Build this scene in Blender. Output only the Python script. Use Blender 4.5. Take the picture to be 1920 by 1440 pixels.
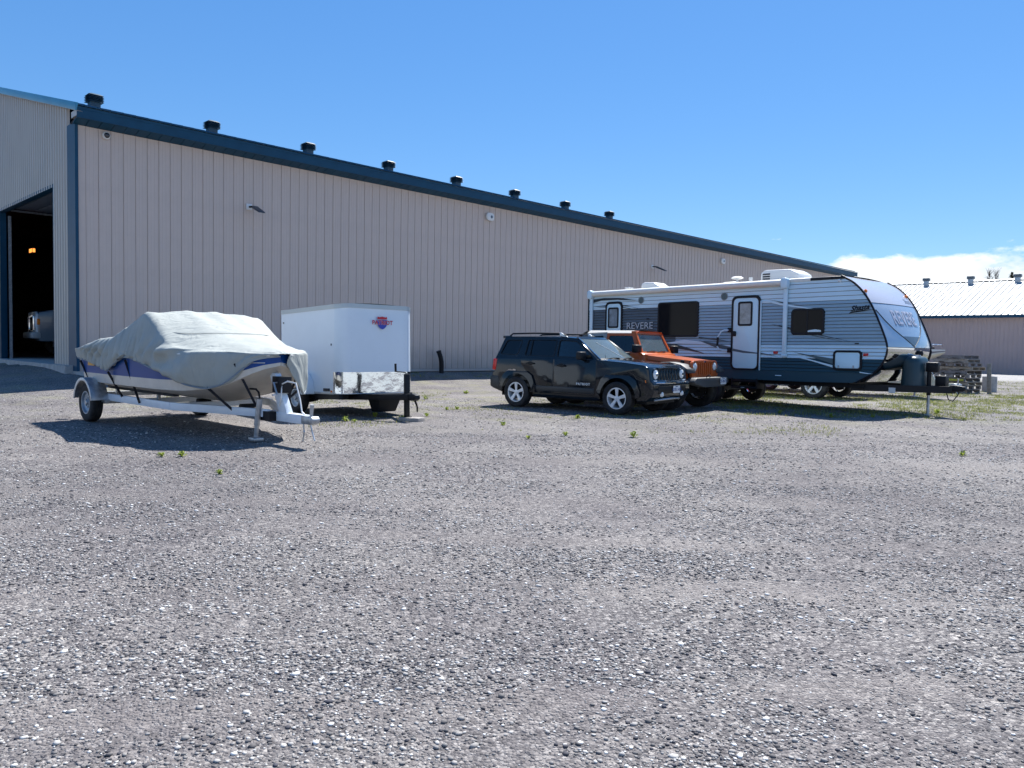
import bpy, bmesh, math, random
import numpy as np
from mathutils import Vector, Matrix, noise
R = math.radians
random.seed(7); rng = np.random.default_rng(7)
for o in list(bpy.data.objects): bpy.data.objects.remove(o)
scene = bpy.context.scene
C = scene.collection
EYE = 1.5                      # camera height; the yard falls gently towards the camera

# ---------------------------------------------------------------- camera
cam_d = bpy.data.cameras.new('camera'); cam = bpy.data.objects.new('camera', cam_d); C.objects.link(cam)
cam_d.sensor_width = 36.0; cam_d.lens = 27.0; cam_d.clip_start = 0.05; cam_d.clip_end = 4000
cam.matrix_world = Matrix.Translation((0, 0, EYE)) @ Matrix.Rotation(R(90 - 2.75), 4, 'X') @ Matrix.Rotation(R(1.1), 4, 'Z')
scene.camera = cam
scene.render.resolution_x = 1024; scene.render.resolution_y = 768

# ---------------------------------------------------------------- sun, sky
SUN_AZ, SUN_EL = 27.0, 56.0    # azimuth to the right of the view axis (+Y)
sun_d = bpy.data.lights.new('sun', 'SUN'); sun = bpy.data.objects.new('sun', sun_d); C.objects.link(sun)
sun_d.energy = 5.0; sun_d.angle = R(0.53); sun_d.color = (1.0, 0.97, 0.925)
sdir = Vector((math.sin(R(SUN_AZ)) * math.cos(R(SUN_EL)), math.cos(R(SUN_AZ)) * math.cos(R(SUN_EL)), math.sin(R(SUN_EL))))
sun.rotation_euler = sdir.to_track_quat('Z', 'Y').to_euler()
sun.location = (20, 30, 60)
world = bpy.data.worlds.new('World'); scene.world = world; world.use_nodes = True
nt = world.node_tree; nt.nodes.clear()
def nd(t, **k):
    n = nt.nodes.new(t)
    for a, b in k.items(): setattr(n, a, b)
    return n
L_ = lambda a, b: nt.links.new(a, b)
sky = nd('ShaderNodeTexSky'); sky.sky_type = 'NISHITA'; sky.sun_disc = False
sky.sun_elevation = R(SUN_EL); sky.sun_rotation = R(SUN_AZ); sky.altitude = 100; sky.air_density = 1.0; sky.dust_density = 0.1; sky.ozone_density = 2.2
hs = nd('ShaderNodeHueSaturation'); hs.inputs['Saturation'].default_value = 1.60
gmn = nd('ShaderNodeGamma'); gmn.inputs[1].default_value = 0.60; L_(sky.outputs[0], gmn.inputs[0])   # evens out the glare towards the horizon
L_(gmn.outputs[0], hs.inputs['Color'])
tn = nd('ShaderNodeMixRGB', blend_type='MULTIPLY'); tn.inputs[0].default_value = 1; tn.inputs[2].default_value = (1.20, 1.52, 1.92, 1); L_(hs.outputs[0], tn.inputs[1])
# a bank of fair-weather cloud low over the horizon all the way round
tc = nd('ShaderNodeTexCoord'); sep = nd('ShaderNodeSeparateXYZ'); L_(tc.outputs['Generated'], sep.inputs[0])
mp = nd('ShaderNodeMapping'); mp.inputs['Scale'].default_value = (1, 1, 2.4); L_(tc.outputs['Generated'], mp.inputs[0])
n1 = nd('ShaderNodeTexNoise'); n1.inputs['Scale'].default_value = 5.5; n1.inputs['Detail'].default_value = 9; n1.inputs['Roughness'].default_value = 0.58
L_(mp.outputs[0], n1.inputs['Vector'])
def math_(op, a, b=None, clamp=False):
    m = nd('ShaderNodeMath', operation=op); m.use_clamp = clamp
    for i, v in enumerate((a, b)):
        if v is None: continue
        if isinstance(v, (int, float)): m.inputs[i].default_value = v
        else: L_(v, m.inputs[i])
    return m.outputs[0]
# cloud top height varies with the noise: density = ramp(noise*0.2 + 0.03 - elevation)
top = math_('ADD', math_('MULTIPLY', n1.outputs[0], 0.26), -0.018)
den = math_('MULTIPLY', math_('SUBTRACT', top, sep.outputs[2]), 55.0, True)
n2 = nd('ShaderNodeTexNoise'); n2.inputs['Scale'].default_value = 14; n2.inputs['Detail'].default_value = 8; L_(mp.outputs[0], n2.inputs['Vector'])
cr = nd('ShaderNodeValToRGB'); cr.color_ramp.elements[0].position = 0.3; cr.color_ramp.elements[0].color = (6.0, 6.5, 7.0, 1)
cr.color_ramp.elements[1].position = 0.72; cr.color_ramp.elements[1].color = (8.6, 8.7, 8.7, 1); L_(n2.outputs[0], cr.inputs[0])
mx = nd('ShaderNodeMixRGB'); L_(math_('MULTIPLY', den, 0.93), mx.inputs[0]); L_(tn.outputs[0], mx.inputs[1]); L_(cr.outputs[0], mx.inputs[2])
bg = nd('ShaderNodeBackground'); bg.inputs['Strength'].default_value = 0.088; L_(mx.outputs[0], bg.inputs['Color'])
wo = nd('ShaderNodeOutputWorld'); L_(bg.outputs[0], wo.inputs['Surface'])
vs = scene.view_settings; vs.view_transform = 'Standard'; vs.look = 'None'; vs.exposure = 0.85; vs.gamma = 1.0; vs.use_curve_mapping = False

# ---------------------------------------------------------------- materials
MATS = {}
def mat(name, col=(.5, .5, .5), rough=.5, metal=0., coat=0., spec=.5, emit=None, es=0., trans=0., var=0., vscale=8., bump=0., bscale=60., dirt=0.):
    """plain principled material with optional procedural colour variation, dust and fine relief"""
    if name in MATS: return MATS[name]
    m = bpy.data.materials.new(name); m.use_nodes = True; t = m.node_tree; b = t.nodes['Principled BSDF']
    b.inputs['Base Color'].default_value = (*col, 1); b.inputs['Roughness'].default_value = rough; b.inputs['Metallic'].default_value = metal
    b.inputs['Coat Weight'].default_value = coat; b.inputs['Coat Roughness'].default_value = .04
    b.inputs['Specular IOR Level'].default_value = spec; b.inputs['Transmission Weight'].default_value = trans
    if emit: b.inputs['Emission Color'].default_value = (*emit, 1); b.inputs['Emission Strength'].default_value = es
    if var or dirt or bump:
        tcn = t.nodes.new('ShaderNodeTexCoord')
    src = None
    if var:
        n = t.nodes.new('ShaderNodeTexNoise'); n.inputs['Scale'].default_value = vscale; n.inputs['Detail'].default_value = 6; n.inputs['Roughness'].default_value = .62
        t.links.new(tcn.outputs['Object'], n.inputs['Vector'])
        r = t.nodes.new('ShaderNodeValToRGB'); r.color_ramp.elements[0].position = .3; r.color_ramp.elements[1].position = .7
        r.color_ramp.elements[0].color = (*[c * (1 - var) for c in col], 1); r.color_ramp.elements[1].color = (*[min(1, c * (1 + var)) for c in col], 1)
        t.links.new(n.outputs[0], r.inputs[0]); src = r.outputs[0]
    if dirt:
        n = t.nodes.new('ShaderNodeTexNoise'); n.inputs['Scale'].default_value = 3.5; n.inputs['Detail'].default_value = 8; n.inputs['Roughness'].default_value = .7
        t.links.new(tcn.outputs['Object'], n.inputs['Vector'])
        r = t.nodes.new('ShaderNodeMapRange'); r.inputs[1].default_value = .45; r.inputs[2].default_value = .8; r.inputs[3].default_value = 0; r.inputs[4].default_value = dirt
        t.links.new(n.outputs[0], r.inputs[0])
        x = t.nodes.new('ShaderNodeMixRGB'); t.links.new(r.outputs[0], x.inputs[0])
        if src: t.links.new(src, x.inputs[1])
        else: x.inputs[1].default_value = (*col, 1)
        x.inputs[2].default_value = (.26, .235, .20, 1); src = x.outputs[0]
        rr = t.nodes.new('ShaderNodeMapRange'); rr.inputs[1].default_value = 0; rr.inputs[2].default_value = 1; rr.inputs[3].default_value = rough; rr.inputs[4].default_value = min(1, rough + .5)
        t.links.new(r.outputs[0], rr.inputs[0]); t.links.new(rr.outputs[0], b.inputs['Roughness'])
    if src: t.links.new(src, b.inputs['Base Color'])
    if bump:
        n = t.nodes.new('ShaderNodeTexNoise'); n.inputs['Scale'].default_value = bscale; n.inputs['Detail'].default_value = 4
        t.links.new(tcn.outputs['Object'], n.inputs['Vector'])
        bp = t.nodes.new('ShaderNodeBump'); bp.inputs['Strength'].default_value = bump; bp.inputs['Distance'].default_value = .01
        t.links.new(n.outputs[0], bp.inputs['Height']); t.links.new(bp.outputs[0], b.inputs['Normal'])
    MATS[name] = m; return m
def glass(name, tint, refl=1.0, dust=0.):
    """thin window pane: tinted see-through plus a fresnel reflection"""
    if name in MATS: return MATS[name]
    m = bpy.data.materials.new(name); m.use_nodes = True; t = m.node_tree; t.nodes.clear()
    o = t.nodes.new('ShaderNodeOutputMaterial'); mixn = t.nodes.new('ShaderNodeMixShader'); tr = t.nodes.new('ShaderNodeBsdfTransparent'); gl = t.nodes.new('ShaderNodeBsdfGlossy')
    tr.inputs[0].default_value = (*tint, 1); gl.inputs['Roughness'].default_value = .015; gl.inputs['Color'].default_value = (refl, refl, refl, 1)
    fr = t.nodes.new('ShaderNodeFresnel'); fr.inputs[0].default_value = 1.52
    t.links.new(fr.outputs[0], mixn.inputs[0]); t.links.new(tr.outputs[0], mixn.inputs[1]); t.links.new(gl.outputs[0], mixn.inputs[2]); t.links.new(mixn.outputs[0], o.inputs[0])
    if dust:   # film of road dust on the pane, caught by the sun
        df = t.nodes.new('ShaderNodeBsdfDiffuse'); df.inputs[0].default_value = (.40, .52, .54, 1); m2 = t.nodes.new('ShaderNodeMixShader'); m2.inputs[0].default_value = dust
        t.links.new(mixn.outputs[0], m2.inputs[1]); t.links.new(df.outputs[0], m2.inputs[2]); t.links.new(m2.outputs[0], o.inputs[0])
    MATS[name] = m; return m

# ---------------------------------------------------------------- mesh helpers
class MB:
    """collects verts and faces, build() links them as ONE mesh object"""
    def __init__(s): s.v = []; s.f = []
    def add(s, vs, fs):
        n = len(s.v); s.v += [tuple(p) for p in vs]; s.f += [tuple(i + n for i in f) for f in fs]; return s
    def box(s, x0, x1, y0, y1, z0, z1):
        return s.add([(x0, y0, z0), (x1, y0, z0), (x1, y1, z0), (x0, y1, z0), (x0, y0, z1), (x1, y0, z1), (x1, y1, z1), (x0, y1, z1)],
                     [(3, 2, 1, 0), (4, 5, 6, 7), (0, 1, 5, 4), (1, 2, 6, 5), (2, 3, 7, 6), (3, 0, 4, 7)])
    def hexa(s, p): return s.add(p, [(3, 2, 1, 0), (4, 5, 6, 7), (0, 1, 5, 4), (1, 2, 6, 5), (2, 3, 7, 6), (3, 0, 4, 7)])
    def bar(s, a, b, w, h, up=(0, 0, 1)):
        a, b = Vector(a), Vector(b); d = (b - a).normalized(); u = Vector(up); sd = d.cross(u).normalized() * (w / 2); u = sd.cross(d).normalized() * (h / 2)
        return s.hexa([a - sd - u, b - sd - u, b + sd - u, a + sd - u, a - sd + u, b - sd + u, b + sd + u, a + sd + u])
    def tube(s, path, r, n=8, cap=True):
        P = [Vector(p) for p in path]; rs = r if isinstance(r, (list, tuple)) else [r] * len(P); up = Vector((0, 0, 1)); rings = []
        for i, p in enumerate(P):
            d = (P[min(i + 1, len(P) - 1)] - P[max(i - 1, 0)]).normalized()
            a = d.cross(up); a = d.cross(Vector((1, 0, 0))) if a.length < 1e-3 else a
            a.normalize(); b = d.cross(a)
            rings.append([p + (a * math.cos(2 * math.pi * k / n) + b * math.sin(2 * math.pi * k / n)) * rs[i] for k in range(n)])
        base = len(s.v); s.v += [tuple(p) for ring in rings for p in ring]
        for i in range(len(P) - 1):
            for k in range(n):
                a = base + i * n + k; b = base + i * n + (k + 1) % n; s.f.append((a, b, b + n, a + n))
        if cap: s.f.append(tuple(base + k for k in range(n))[::-1]); s.f.append(tuple(base + (len(P) - 1) * n + k for k in range(n)))
        return s
    def prism(s, pts, fn, w0, w1):
        """closed 2D outline extruded from w0 to w1; fn(u, v, w) -> 3D"""
        n = len(pts); return s.add([fn(u, v, w0) for u, v in pts] + [fn(u, v, w1) for u, v in pts],
                                   [tuple(range(n))[::-1], tuple(range(n, 2 * n))] + [(i, (i + 1) % n, n + (i + 1) % n, n + i) for i in range(n)])
    def grid(s, rows, closed=False):
        """rows of equally many points"""
        m = len(rows[0]); b = len(s.v); s.v += [tuple(p) for r in rows for p in r]
        for i in range(len(rows) - 1):
            for k in range(m if closed else m - 1):
                a = b + i * m + k; c = b + i * m + (k + 1) % m; s.f.append((a, c, c + m, a + m))
        return s
    def lathe(s, prof, fn, n=32, a0=0., a1=2 * math.pi):
        """prof (r, w) turned about the w axis; fn(u, v, w) -> 3D"""
        full = abs(a1 - a0 - 2 * math.pi) < 1e-6; m = n if full else n + 1
        return s.grid([[fn(r * math.cos(a0 + (a1 - a0) * k / n), r * math.sin(a0 + (a1 - a0) * k / n), w) for k in range(m)] for r, w in prof], full)
    def plate(s, outer, holes, fn, w0, w1):
        """flat sheet with holes and thickness, mapped by fn(u, v, w)"""
        bm = bmesh.new(); es = []
        for loop in [outer] + list(holes):
            vv = [bm.verts.new((u, v, 0)) for u, v in loop]
            es += [bm.edges.new((vv[i], vv[(i + 1) % len(vv)])) for i in range(len(vv))]
        bmesh.ops.triangle_fill(bm, use_beauty=True, use_dissolve=False, edges=es)
        bm.verts.index_update(); base = len(s.v); n = len(bm.verts)
        s.v += [tuple(fn(v.co.x, v.co.y, w0)) for v in bm.verts] + [tuple(fn(v.co.x, v.co.y, w1)) for v in bm.verts]
        for f in bm.faces:
            ids = [v.index for v in f.verts]; s.f.append(tuple(base + i for i in ids[::-1])); s.f.append(tuple(base + n + i for i in ids))
        for e in bm.edges:
            if len(e.link_faces) == 1:
                a, b = e.verts[0].index, e.verts[1].index; s.f.append((base + a, base + b, base + n + b, base + n + a))
        bm.free(); return s
    def mesh(s, name, m, bevel=0., seg=2, smooth=True, ang=35):
        me = bpy.data.meshes.new(name); me.from_pydata(s.v, [], s.f)
        bm = bmesh.new(); bm.from_mesh(me); bmesh.ops.remove_doubles(bm, verts=bm.verts, dist=1e-5); bmesh.ops.recalc_face_normals(bm, faces=bm.faces)
        if bevel:
            ed = [e for e in bm.edges if len(e.link_faces) == 2 and e.calc_face_angle(0) > R(30)]
            bmesh.ops.bevel(bm, geom=ed, offset=bevel, segments=seg, affect='EDGES', profile=.5, clamp_overlap=True)
        bm.to_mesh(me); bm.free()
        if m is not None: me.materials.append(m)
        if smooth and len(me.polygons):
            me.polygons.foreach_set('use_smooth', [True] * len(me.polygons)); me.set_sharp_from_angle(angle=R(ang))
        return me
    def build(s, name, m, parent=None, bevel=0., seg=2, smooth=True, ang=35, label=None):
        return link(name, s.mesh(name, m, bevel, seg, smooth, ang), parent, label)
def link(name, me, parent=None, label=None):
    o = bpy.data.objects.new(name, me); C.objects.link(o); o.parent = parent
    if label: o['label'] = label
    return o
def part(name, m, parent, fn, **k):
    b = MB(); fn(b); return b.build(name, m, parent, **k)
def thing(name, label, cat, loc=(0, 0, 0), hd=0., pitch=0., group=None, rollx=0.):
    o = bpy.data.objects.new(name, None); C.objects.link(o); o.empty_display_size = .3
    o.location = (loc[0], loc[1], loc[2]); o.rotation_euler = (rollx, -R(pitch), R(hd)); tag(o, label, cat, group); return o
def tag(o, label=None, cat=None, group=None, kind=None):
    if label: o['label'] = label
    if cat: o['category'] = cat
    if group: o['group'] = group
    if kind: o['kind'] = kind
    return o
def sub(name, parent, loc=(0, 0, 0)):
    o = bpy.data.objects.new(name, None); C.objects.link(o); o.parent = parent; o.location = loc; o.empty_display_size = .1; return o
def dup_tree(o, parent=None):
    c = o.copy(); C.objects.link(c); c.parent = parent
    for ch in list(o.children): dup_tree(ch, c)
    return c
XZ = lambda yy: (lambda u, v, w: (u, w, v))
def fxz(u, v, w): return (u, w, v)          # outline in x-z, extruded along y
def fyz(u, v, w): return (w, u, v)          # outline in y-z, extruded along x
def fxy(u, v, w): return (u, v, w)          # outline in x-y, extruded along z
def rrect(x0, x1, y0, y1, r, n=5):
    pts = []
    for cx, cy, a in ((x1 - r, y1 - r, 0), (x0 + r, y1 - r, 90), (x0 + r, y0 + r, 180), (x1 - r, y0 + r, 270)):
        pts += [(cx + r * math.cos(R(a + 90 * k / n)), cy + r * math.sin(R(a + 90 * k / n))) for k in range(n + 1)]
    return pts
def arc(cx, cy, r, a0, a1, n): return [(cx + r * math.cos(R(a0 + (a1 - a0) * k / n)), cy + r * math.sin(R(a0 + (a1 - a0) * k / n))) for k in range(n + 1)]
def tab(t, x):
    """piecewise-smooth table lookup"""
    if x <= t[0][0]: return t[0][1]
    for (a, va), (b, vb) in zip(t, t[1:]):
        if x <= b:
            k = (x - a) / (b - a); return va + (vb - va) * k
    return t[-1][1]
def stab(t, x, w=.12):
    return (tab(t, x - w) + tab(t, x - w / 2) + 2 * tab(t, x) + tab(t, x + w / 2) + tab(t, x + w)) / 6
def text(name, body, m, parent, size, M, ext=.002, shear=0., sx=1., bold=0., label=None, space=1.):
    """lettering as flat raised letters; M maps text x,y,z to the parent's space"""
    cu = bpy.data.curves.new(name, 'FONT'); cu.body = body; cu.size = size; cu.extrude = ext; cu.shear = shear; cu.offset = bold; cu.resolution_u = 3; cu.space_character = space
    cu.align_x = 'CENTER'; cu.align_y = 'CENTER'
    tmp = bpy.data.objects.new('tmp', cu); C.objects.link(tmp)
    me = bpy.data.meshes.new_from_object(tmp, depsgraph=bpy.context.evaluated_depsgraph_get()); bpy.data.objects.remove(tmp); bpy.data.curves.remove(cu)
    me.name = name; me.transform(M @ Matrix.Diagonal((sx, 1, 1, 1))); me.materials.clear(); me.materials.append(m)
    return link(name, me, parent, label)
def basis(o, ex, ey):
    ex = Vector(ex).normalized(); ey = Vector(ey).normalized(); ez = ex.cross(ey)
    return Matrix(((ex.x, ey.x, ez.x, o[0]), (ex.y, ey.y, ez.y, o[1]), (ex.z, ey.z, ez.z, o[2]), (0, 0, 0, 1)))

# ================================================================ the setting
BC = Vector((-11.205, 19.839)); BD = Vector((.7029, .7113)); BN = Vector((-.7113, .7029)); BHD = math.degrees(math.atan2(.7113, .7029)); BLEN = 50.4
def bl(x, y):                       # world -> building local (along wall, into the building)
    p = Vector((x, y)) - BC; return p.dot(BD), p.dot(BN)
def smooth(a, b, x):
    t = min(1, max(0, (x - a) / (b - a))); return t * t * (3 - 2 * t)
def ground_z(x, y, fine=True):
    z = .14 * smooth(1, 12, y)
    if 5 < y < 85:
        lx, ly = bl(x, y); dx = max(-lx, 0, lx - BLEN); dy = max(-ly, 0); d = math.hypot(dx, dy)
        if d < 6: z += .39 * (1 - d / 6) ** 2
        z += .20 * smooth(5, .4, dx) * smooth(-1.5, 2.5, ly) * (1 if lx < 0 else 0)
        # low windrow of gravel pushed up before the wall
        z += .10 * math.exp(-((ly + 4.6) / 1.3) ** 2 - ((lx - 14.5) / 5.0) ** 2)
    if fine and abs(x) < 40 and -5 < y < 60:
        z += .018 * noise.noise((x * .55, y * .9, 3.1)) + .010 * noise.noise((x * 1.7, y * 2.6, 9.2))
        # shallow wheel ruts across the foreground
        for k, (y0, sl) in enumerate(((4.6, .05), (6.2, .06), (8.3, .02))):
            z -= .018 * math.exp(-((y - y0 - sl * x - .25 * math.sin(x * .35 + k)) / .22) ** 2)
    return z
def axis(segs):
    out = []
    for a, b, st in segs: out += list(np.arange(a, b, st))
    return out + [segs[-1][1]]
xs = axis([(-900, -100, 100), (-100, -40, 8), (-40, -14, 1.2), (-14, 14, .14), (14, 40, 1.0), (40, 100, 8), (100, 900, 100)])
ys = axis([(-300, -20, 40), (-20, 1.6, 1.8), (1.6, 12, .11), (12, 34, .3), (34, 90, 2), (90, 200, 15), (200, 2000, 200)])
gm = bpy.data.meshes.new('ground')
nx, ny = len(xs), len(ys)
gv = [(x, y, ground_z(x, y)) for y in ys for x in xs]
gf = [(j * nx + i, j * nx + i + 1, (j + 1) * nx + i + 1, (j + 1) * nx + i) for j in range(ny - 1) for i in range(nx - 1)]
gm.from_pydata(gv, [], gf); gm.polygons.foreach_set('use_smooth', [True] * len(gf))
ground = link('ground', gm); tag(ground, 'grey crushed gravel yard in front of the storage buildings', 'ground', kind='structure')

TRACKS = [(3.15, .03, .20), (4.50, .045, .30), (5.75, .035, .20), (7.05, .03, .36), (9.3, .02, .55)]   # wheel lanes: distance, slant, half width
def track_at(x, y):
    return max(1 - smooth(w * .45, w, abs(y - y0 - sl * x - .16 * math.sin(.55 * x + 1.7 * k))) for k, (y0, sl, w) in enumerate(TRACKS))
def gravel_mat():
    m = bpy.data.materials.new('gravel'); m.use_nodes = True; t = m.node_tree; b = t.nodes['Principled BSDF']; N = t.nodes.new; K = t.links.new
    tc = N('ShaderNodeTexCoord'); P = tc.outputs['Object']
    def noise_(sc, det=5, vec=P, rough=.6):
        n = N('ShaderNodeTexNoise'); n.inputs['Scale'].default_value = sc; n.inputs['Detail'].default_value = det; n.inputs['Roughness'].default_value = rough; K(vec, n.inputs['Vector']); return n.outputs[0]
    def ramp(src, els):
        r = N('ShaderNodeValToRGB'); e = r.color_ramp.elements
        while len(e) < len(els): e.new(.5)
        for q, (p, c) in zip(e, els): q.position = p; q.color = (*c, 1)
        K(src, r.inputs[0]); return r.outputs[0]
    def mix(f, a, c, mode='MIX'):
        n = N('ShaderNodeMixRGB'); n.blend_type = mode
        for i, v in enumerate((f, a, c)):
            if isinstance(v, (int, float)): n.inputs[i].default_value = v
            elif isinstance(v, tuple): n.inputs[i].default_value = (*v, 1)
            else: K(v, n.inputs[i])
        return n.outputs[0]
    def mth(op, a, c):
        n = N('ShaderNodeMath'); n.operation = op
        for i, v in enumerate((a, c)):
            if isinstance(v, (int, float)): n.inputs[i].default_value = v
            else: K(v, n.inputs[i])
        return n.outputs[0]
    # jitter the coordinates so the cells lose their roundness
    dn = N('ShaderNodeTexNoise'); dn.inputs['Scale'].default_value = 70; dn.inputs['Detail'].default_value = 2; K(P, dn.inputs['Vector'])
    vm = N('ShaderNodeVectorMath'); vm.operation = 'MULTIPLY_ADD'; K(dn.outputs['Color'], vm.inputs[0]); vm.inputs[1].default_value = (.016, .016, .016); K(P, vm.inputs[2]); PJ = vm.outputs[0]
    def vor(sc):
        v = N('ShaderNodeTexVoronoi'); v.inputs['Scale'].default_value = sc; K(PJ, v.inputs['Vector']); s = N('ShaderNodeSeparateColor'); K(v.outputs['Color'], s.inputs[0]); return v, s
    v1, s1 = vor(62); v2, s2 = vor(27)
    stone = [(0, (.045, .045, .055)), (.25, (.15, .145, .155)), (.55, (.28, .27, .272)), (.8, (.44, .43, .42)), (1, (.74, .72, .69))]
    c1 = ramp(s1.outputs[0], stone); c2 = ramp(s2.outputs[1], stone)
    fines = ramp(noise_(160, 3), [(.3, (.19, .175, .18)), (.7, (.34, .32, .325))])
    big = ramp(noise_(3.0, 6), [(.42, (0, 0, 0)), (.6, (1, 1, 1))])           # where coarse stone lies
    patch = ramp(noise_(.9, 7, rough=.7), [(.38, (0, 0, 0)), (.62, (1, 1, 1))])     # compacted fines
    col = mix(mth('MULTIPLY', s2.outputs[2], big), c1, c2)
    col = mix(mth('MULTIPLY', patch, .34), col, fines)
    # wheel-worn bands running across the yard, dusty and paler
    mp = N('ShaderNodeMapping'); mp.inputs['Scale'].default_value = (.10, .62, 1); mp.inputs['Rotation'].default_value = (0, 0, R(-3)); K(P, mp.inputs[0])
    band = ramp(noise_(1.0, 5, mp.outputs[0], .55), [(.47, (0, 0, 0)), (.60, (1, 1, 1))])
    col = mix(mth('MULTIPLY', band, .36), col, (.36, .345, .335))
    sp = N('ShaderNodeSeparateXYZ'); K(P, sp.inputs[0]); wob = noise_(1.6, 4); lanes = None
    for k, (y0, sl, w) in enumerate(TRACKS):
        cen = mth('ADD', mth('MULTIPLY', sp.outputs[0], sl), mth('MULTIPLY', mth('SINE', mth('ADD', mth('MULTIPLY', sp.outputs[0], .55), 1.7 * k), 0), .16))
        dd = mth('ABSOLUTE', mth('ADD', mth('SUBTRACT', mth('SUBTRACT', sp.outputs[1], y0), cen), mth('MULTIPLY', mth('SUBTRACT', wob, .5), .35)), 0)
        mr = N('ShaderNodeMapRange'); mr.interpolation_type = 'SMOOTHSTEP'; mr.inputs[1].default_value = w * .3; mr.inputs[2].default_value = w; mr.inputs[3].default_value = 1; mr.inputs[4].default_value = 0; K(dd, mr.inputs[0])
        lanes = mr.outputs[0] if lanes is None else mth('MAXIMUM', lanes, mr.outputs[0])
    lane_f = mth('MULTIPLY', lanes, mth('ADD', mth('MULTIPLY', noise_(.9, 6), .85), -.05))
    col = mix(lane_f, col, mix(.45, mix(.4, fines, c1), (.40, .375, .355)))
    damp = ramp(noise_(.42, 6, rough=.65), [(.42, (1, 1, 1)), (.62, (.70, .69, .72))]); col = mix(1.0, col, damp, 'MULTIPLY')
    tone = ramp(noise_(.22, 5), [(.3, (.60, .575, .555)), (.7, (.84, .805, .77))]); col = mix(1.0, col, tone, 'MULTIPLY')
    # dry moss and dust tint further out, where weeds grow
    sx = N('ShaderNodeSeparateXYZ'); K(P, sx.inputs[0])
    far = N('ShaderNodeMapRange'); far.inputs[1].default_value = 11.5; far.inputs[2].default_value = 18; K(sx.outputs[1], far.inputs[0])
    moss = ramp(noise_(1.1, 6), [(.48, (0, 0, 0)), (.68, (1, 1, 1))])
    col = mix(mth('MULTIPLY', mth('MULTIPLY', moss, far.outputs[0]), .40), col, (.30, .30, .14))
    # the pale access road before the far building
    rd = N('ShaderNodeMapRange'); rd.inputs[1].default_value = 40; rd.inputs[2].default_value = 46; K(sx.outputs[1], rd.inputs[0])
    col = mix(mth('MULTIPLY', rd.outputs[0], .7), col, (.44, .43, .42))
    K(col, b.inputs['Base Color']); b.inputs['Roughness'].default_value = .82; b.inputs['Specular IOR Level'].default_value = .35
    # relief
    h = mth('ADD', mth('MULTIPLY', v1.outputs['Distance'], -1.0), mth('MULTIPLY', mth('MULTIPLY', v2.outputs['Distance'], -1.5), big))
    h = mth('ADD', h, mth('MULTIPLY', s1.outputs[1], .5))
    bp = N('ShaderNodeBump'); bp.inputs['Strength'].default_value = 1.0; bp.inputs['Distance'].default_value = .014; K(h, bp.inputs['Height']); K(bp.outputs[0], b.inputs['Normal'])
    return m
M_gravel = gravel_mat(); gm.materials.append(M_gravel)

def stone_mat():
    m = bpy.data.materials.new('loose_stone'); m.use_nodes = True; t = m.node_tree; b = t.nodes['Principled BSDF']
    g = t.nodes.new('ShaderNodeNewGeometry'); r = t.nodes.new('ShaderNodeValToRGB'); e = r.color_ramp.elements
    for p, c in ((0.20, (.075, .07, .072)), (.45, (.20, .19, .182)), (.70, (.31, .295, .28)), (.90, (.48, .465, .44))): q = e.new(p); q.color = (*c, 1)
    e[0].color = (.06, .06, .075, 1); e[-1].color = (.80, .79, .76, 1)
    t.links.new(g.outputs['Random Per Island'], r.inputs[0])
    tc = t.nodes.new('ShaderNodeTexCoord'); n = t.nodes.new('ShaderNodeTexNoise'); n.inputs['Scale'].default_value = 90; n.inputs['Detail'].default_value = 4; t.links.new(tc.outputs['Object'], n.inputs['Vector'])
    x = t.nodes.new('ShaderNodeMixRGB'); x.blend_type = 'OVERLAY'; x.inputs[0].default_value = .35; t.links.new(r.outputs[0], x.inputs[1]); t.links.new(n.outputs[0], x.inputs[2])
    t.links.new(x.outputs[0], b.inputs['Base Color']); b.inputs['Roughness'].default_value = .85
    return m
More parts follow.
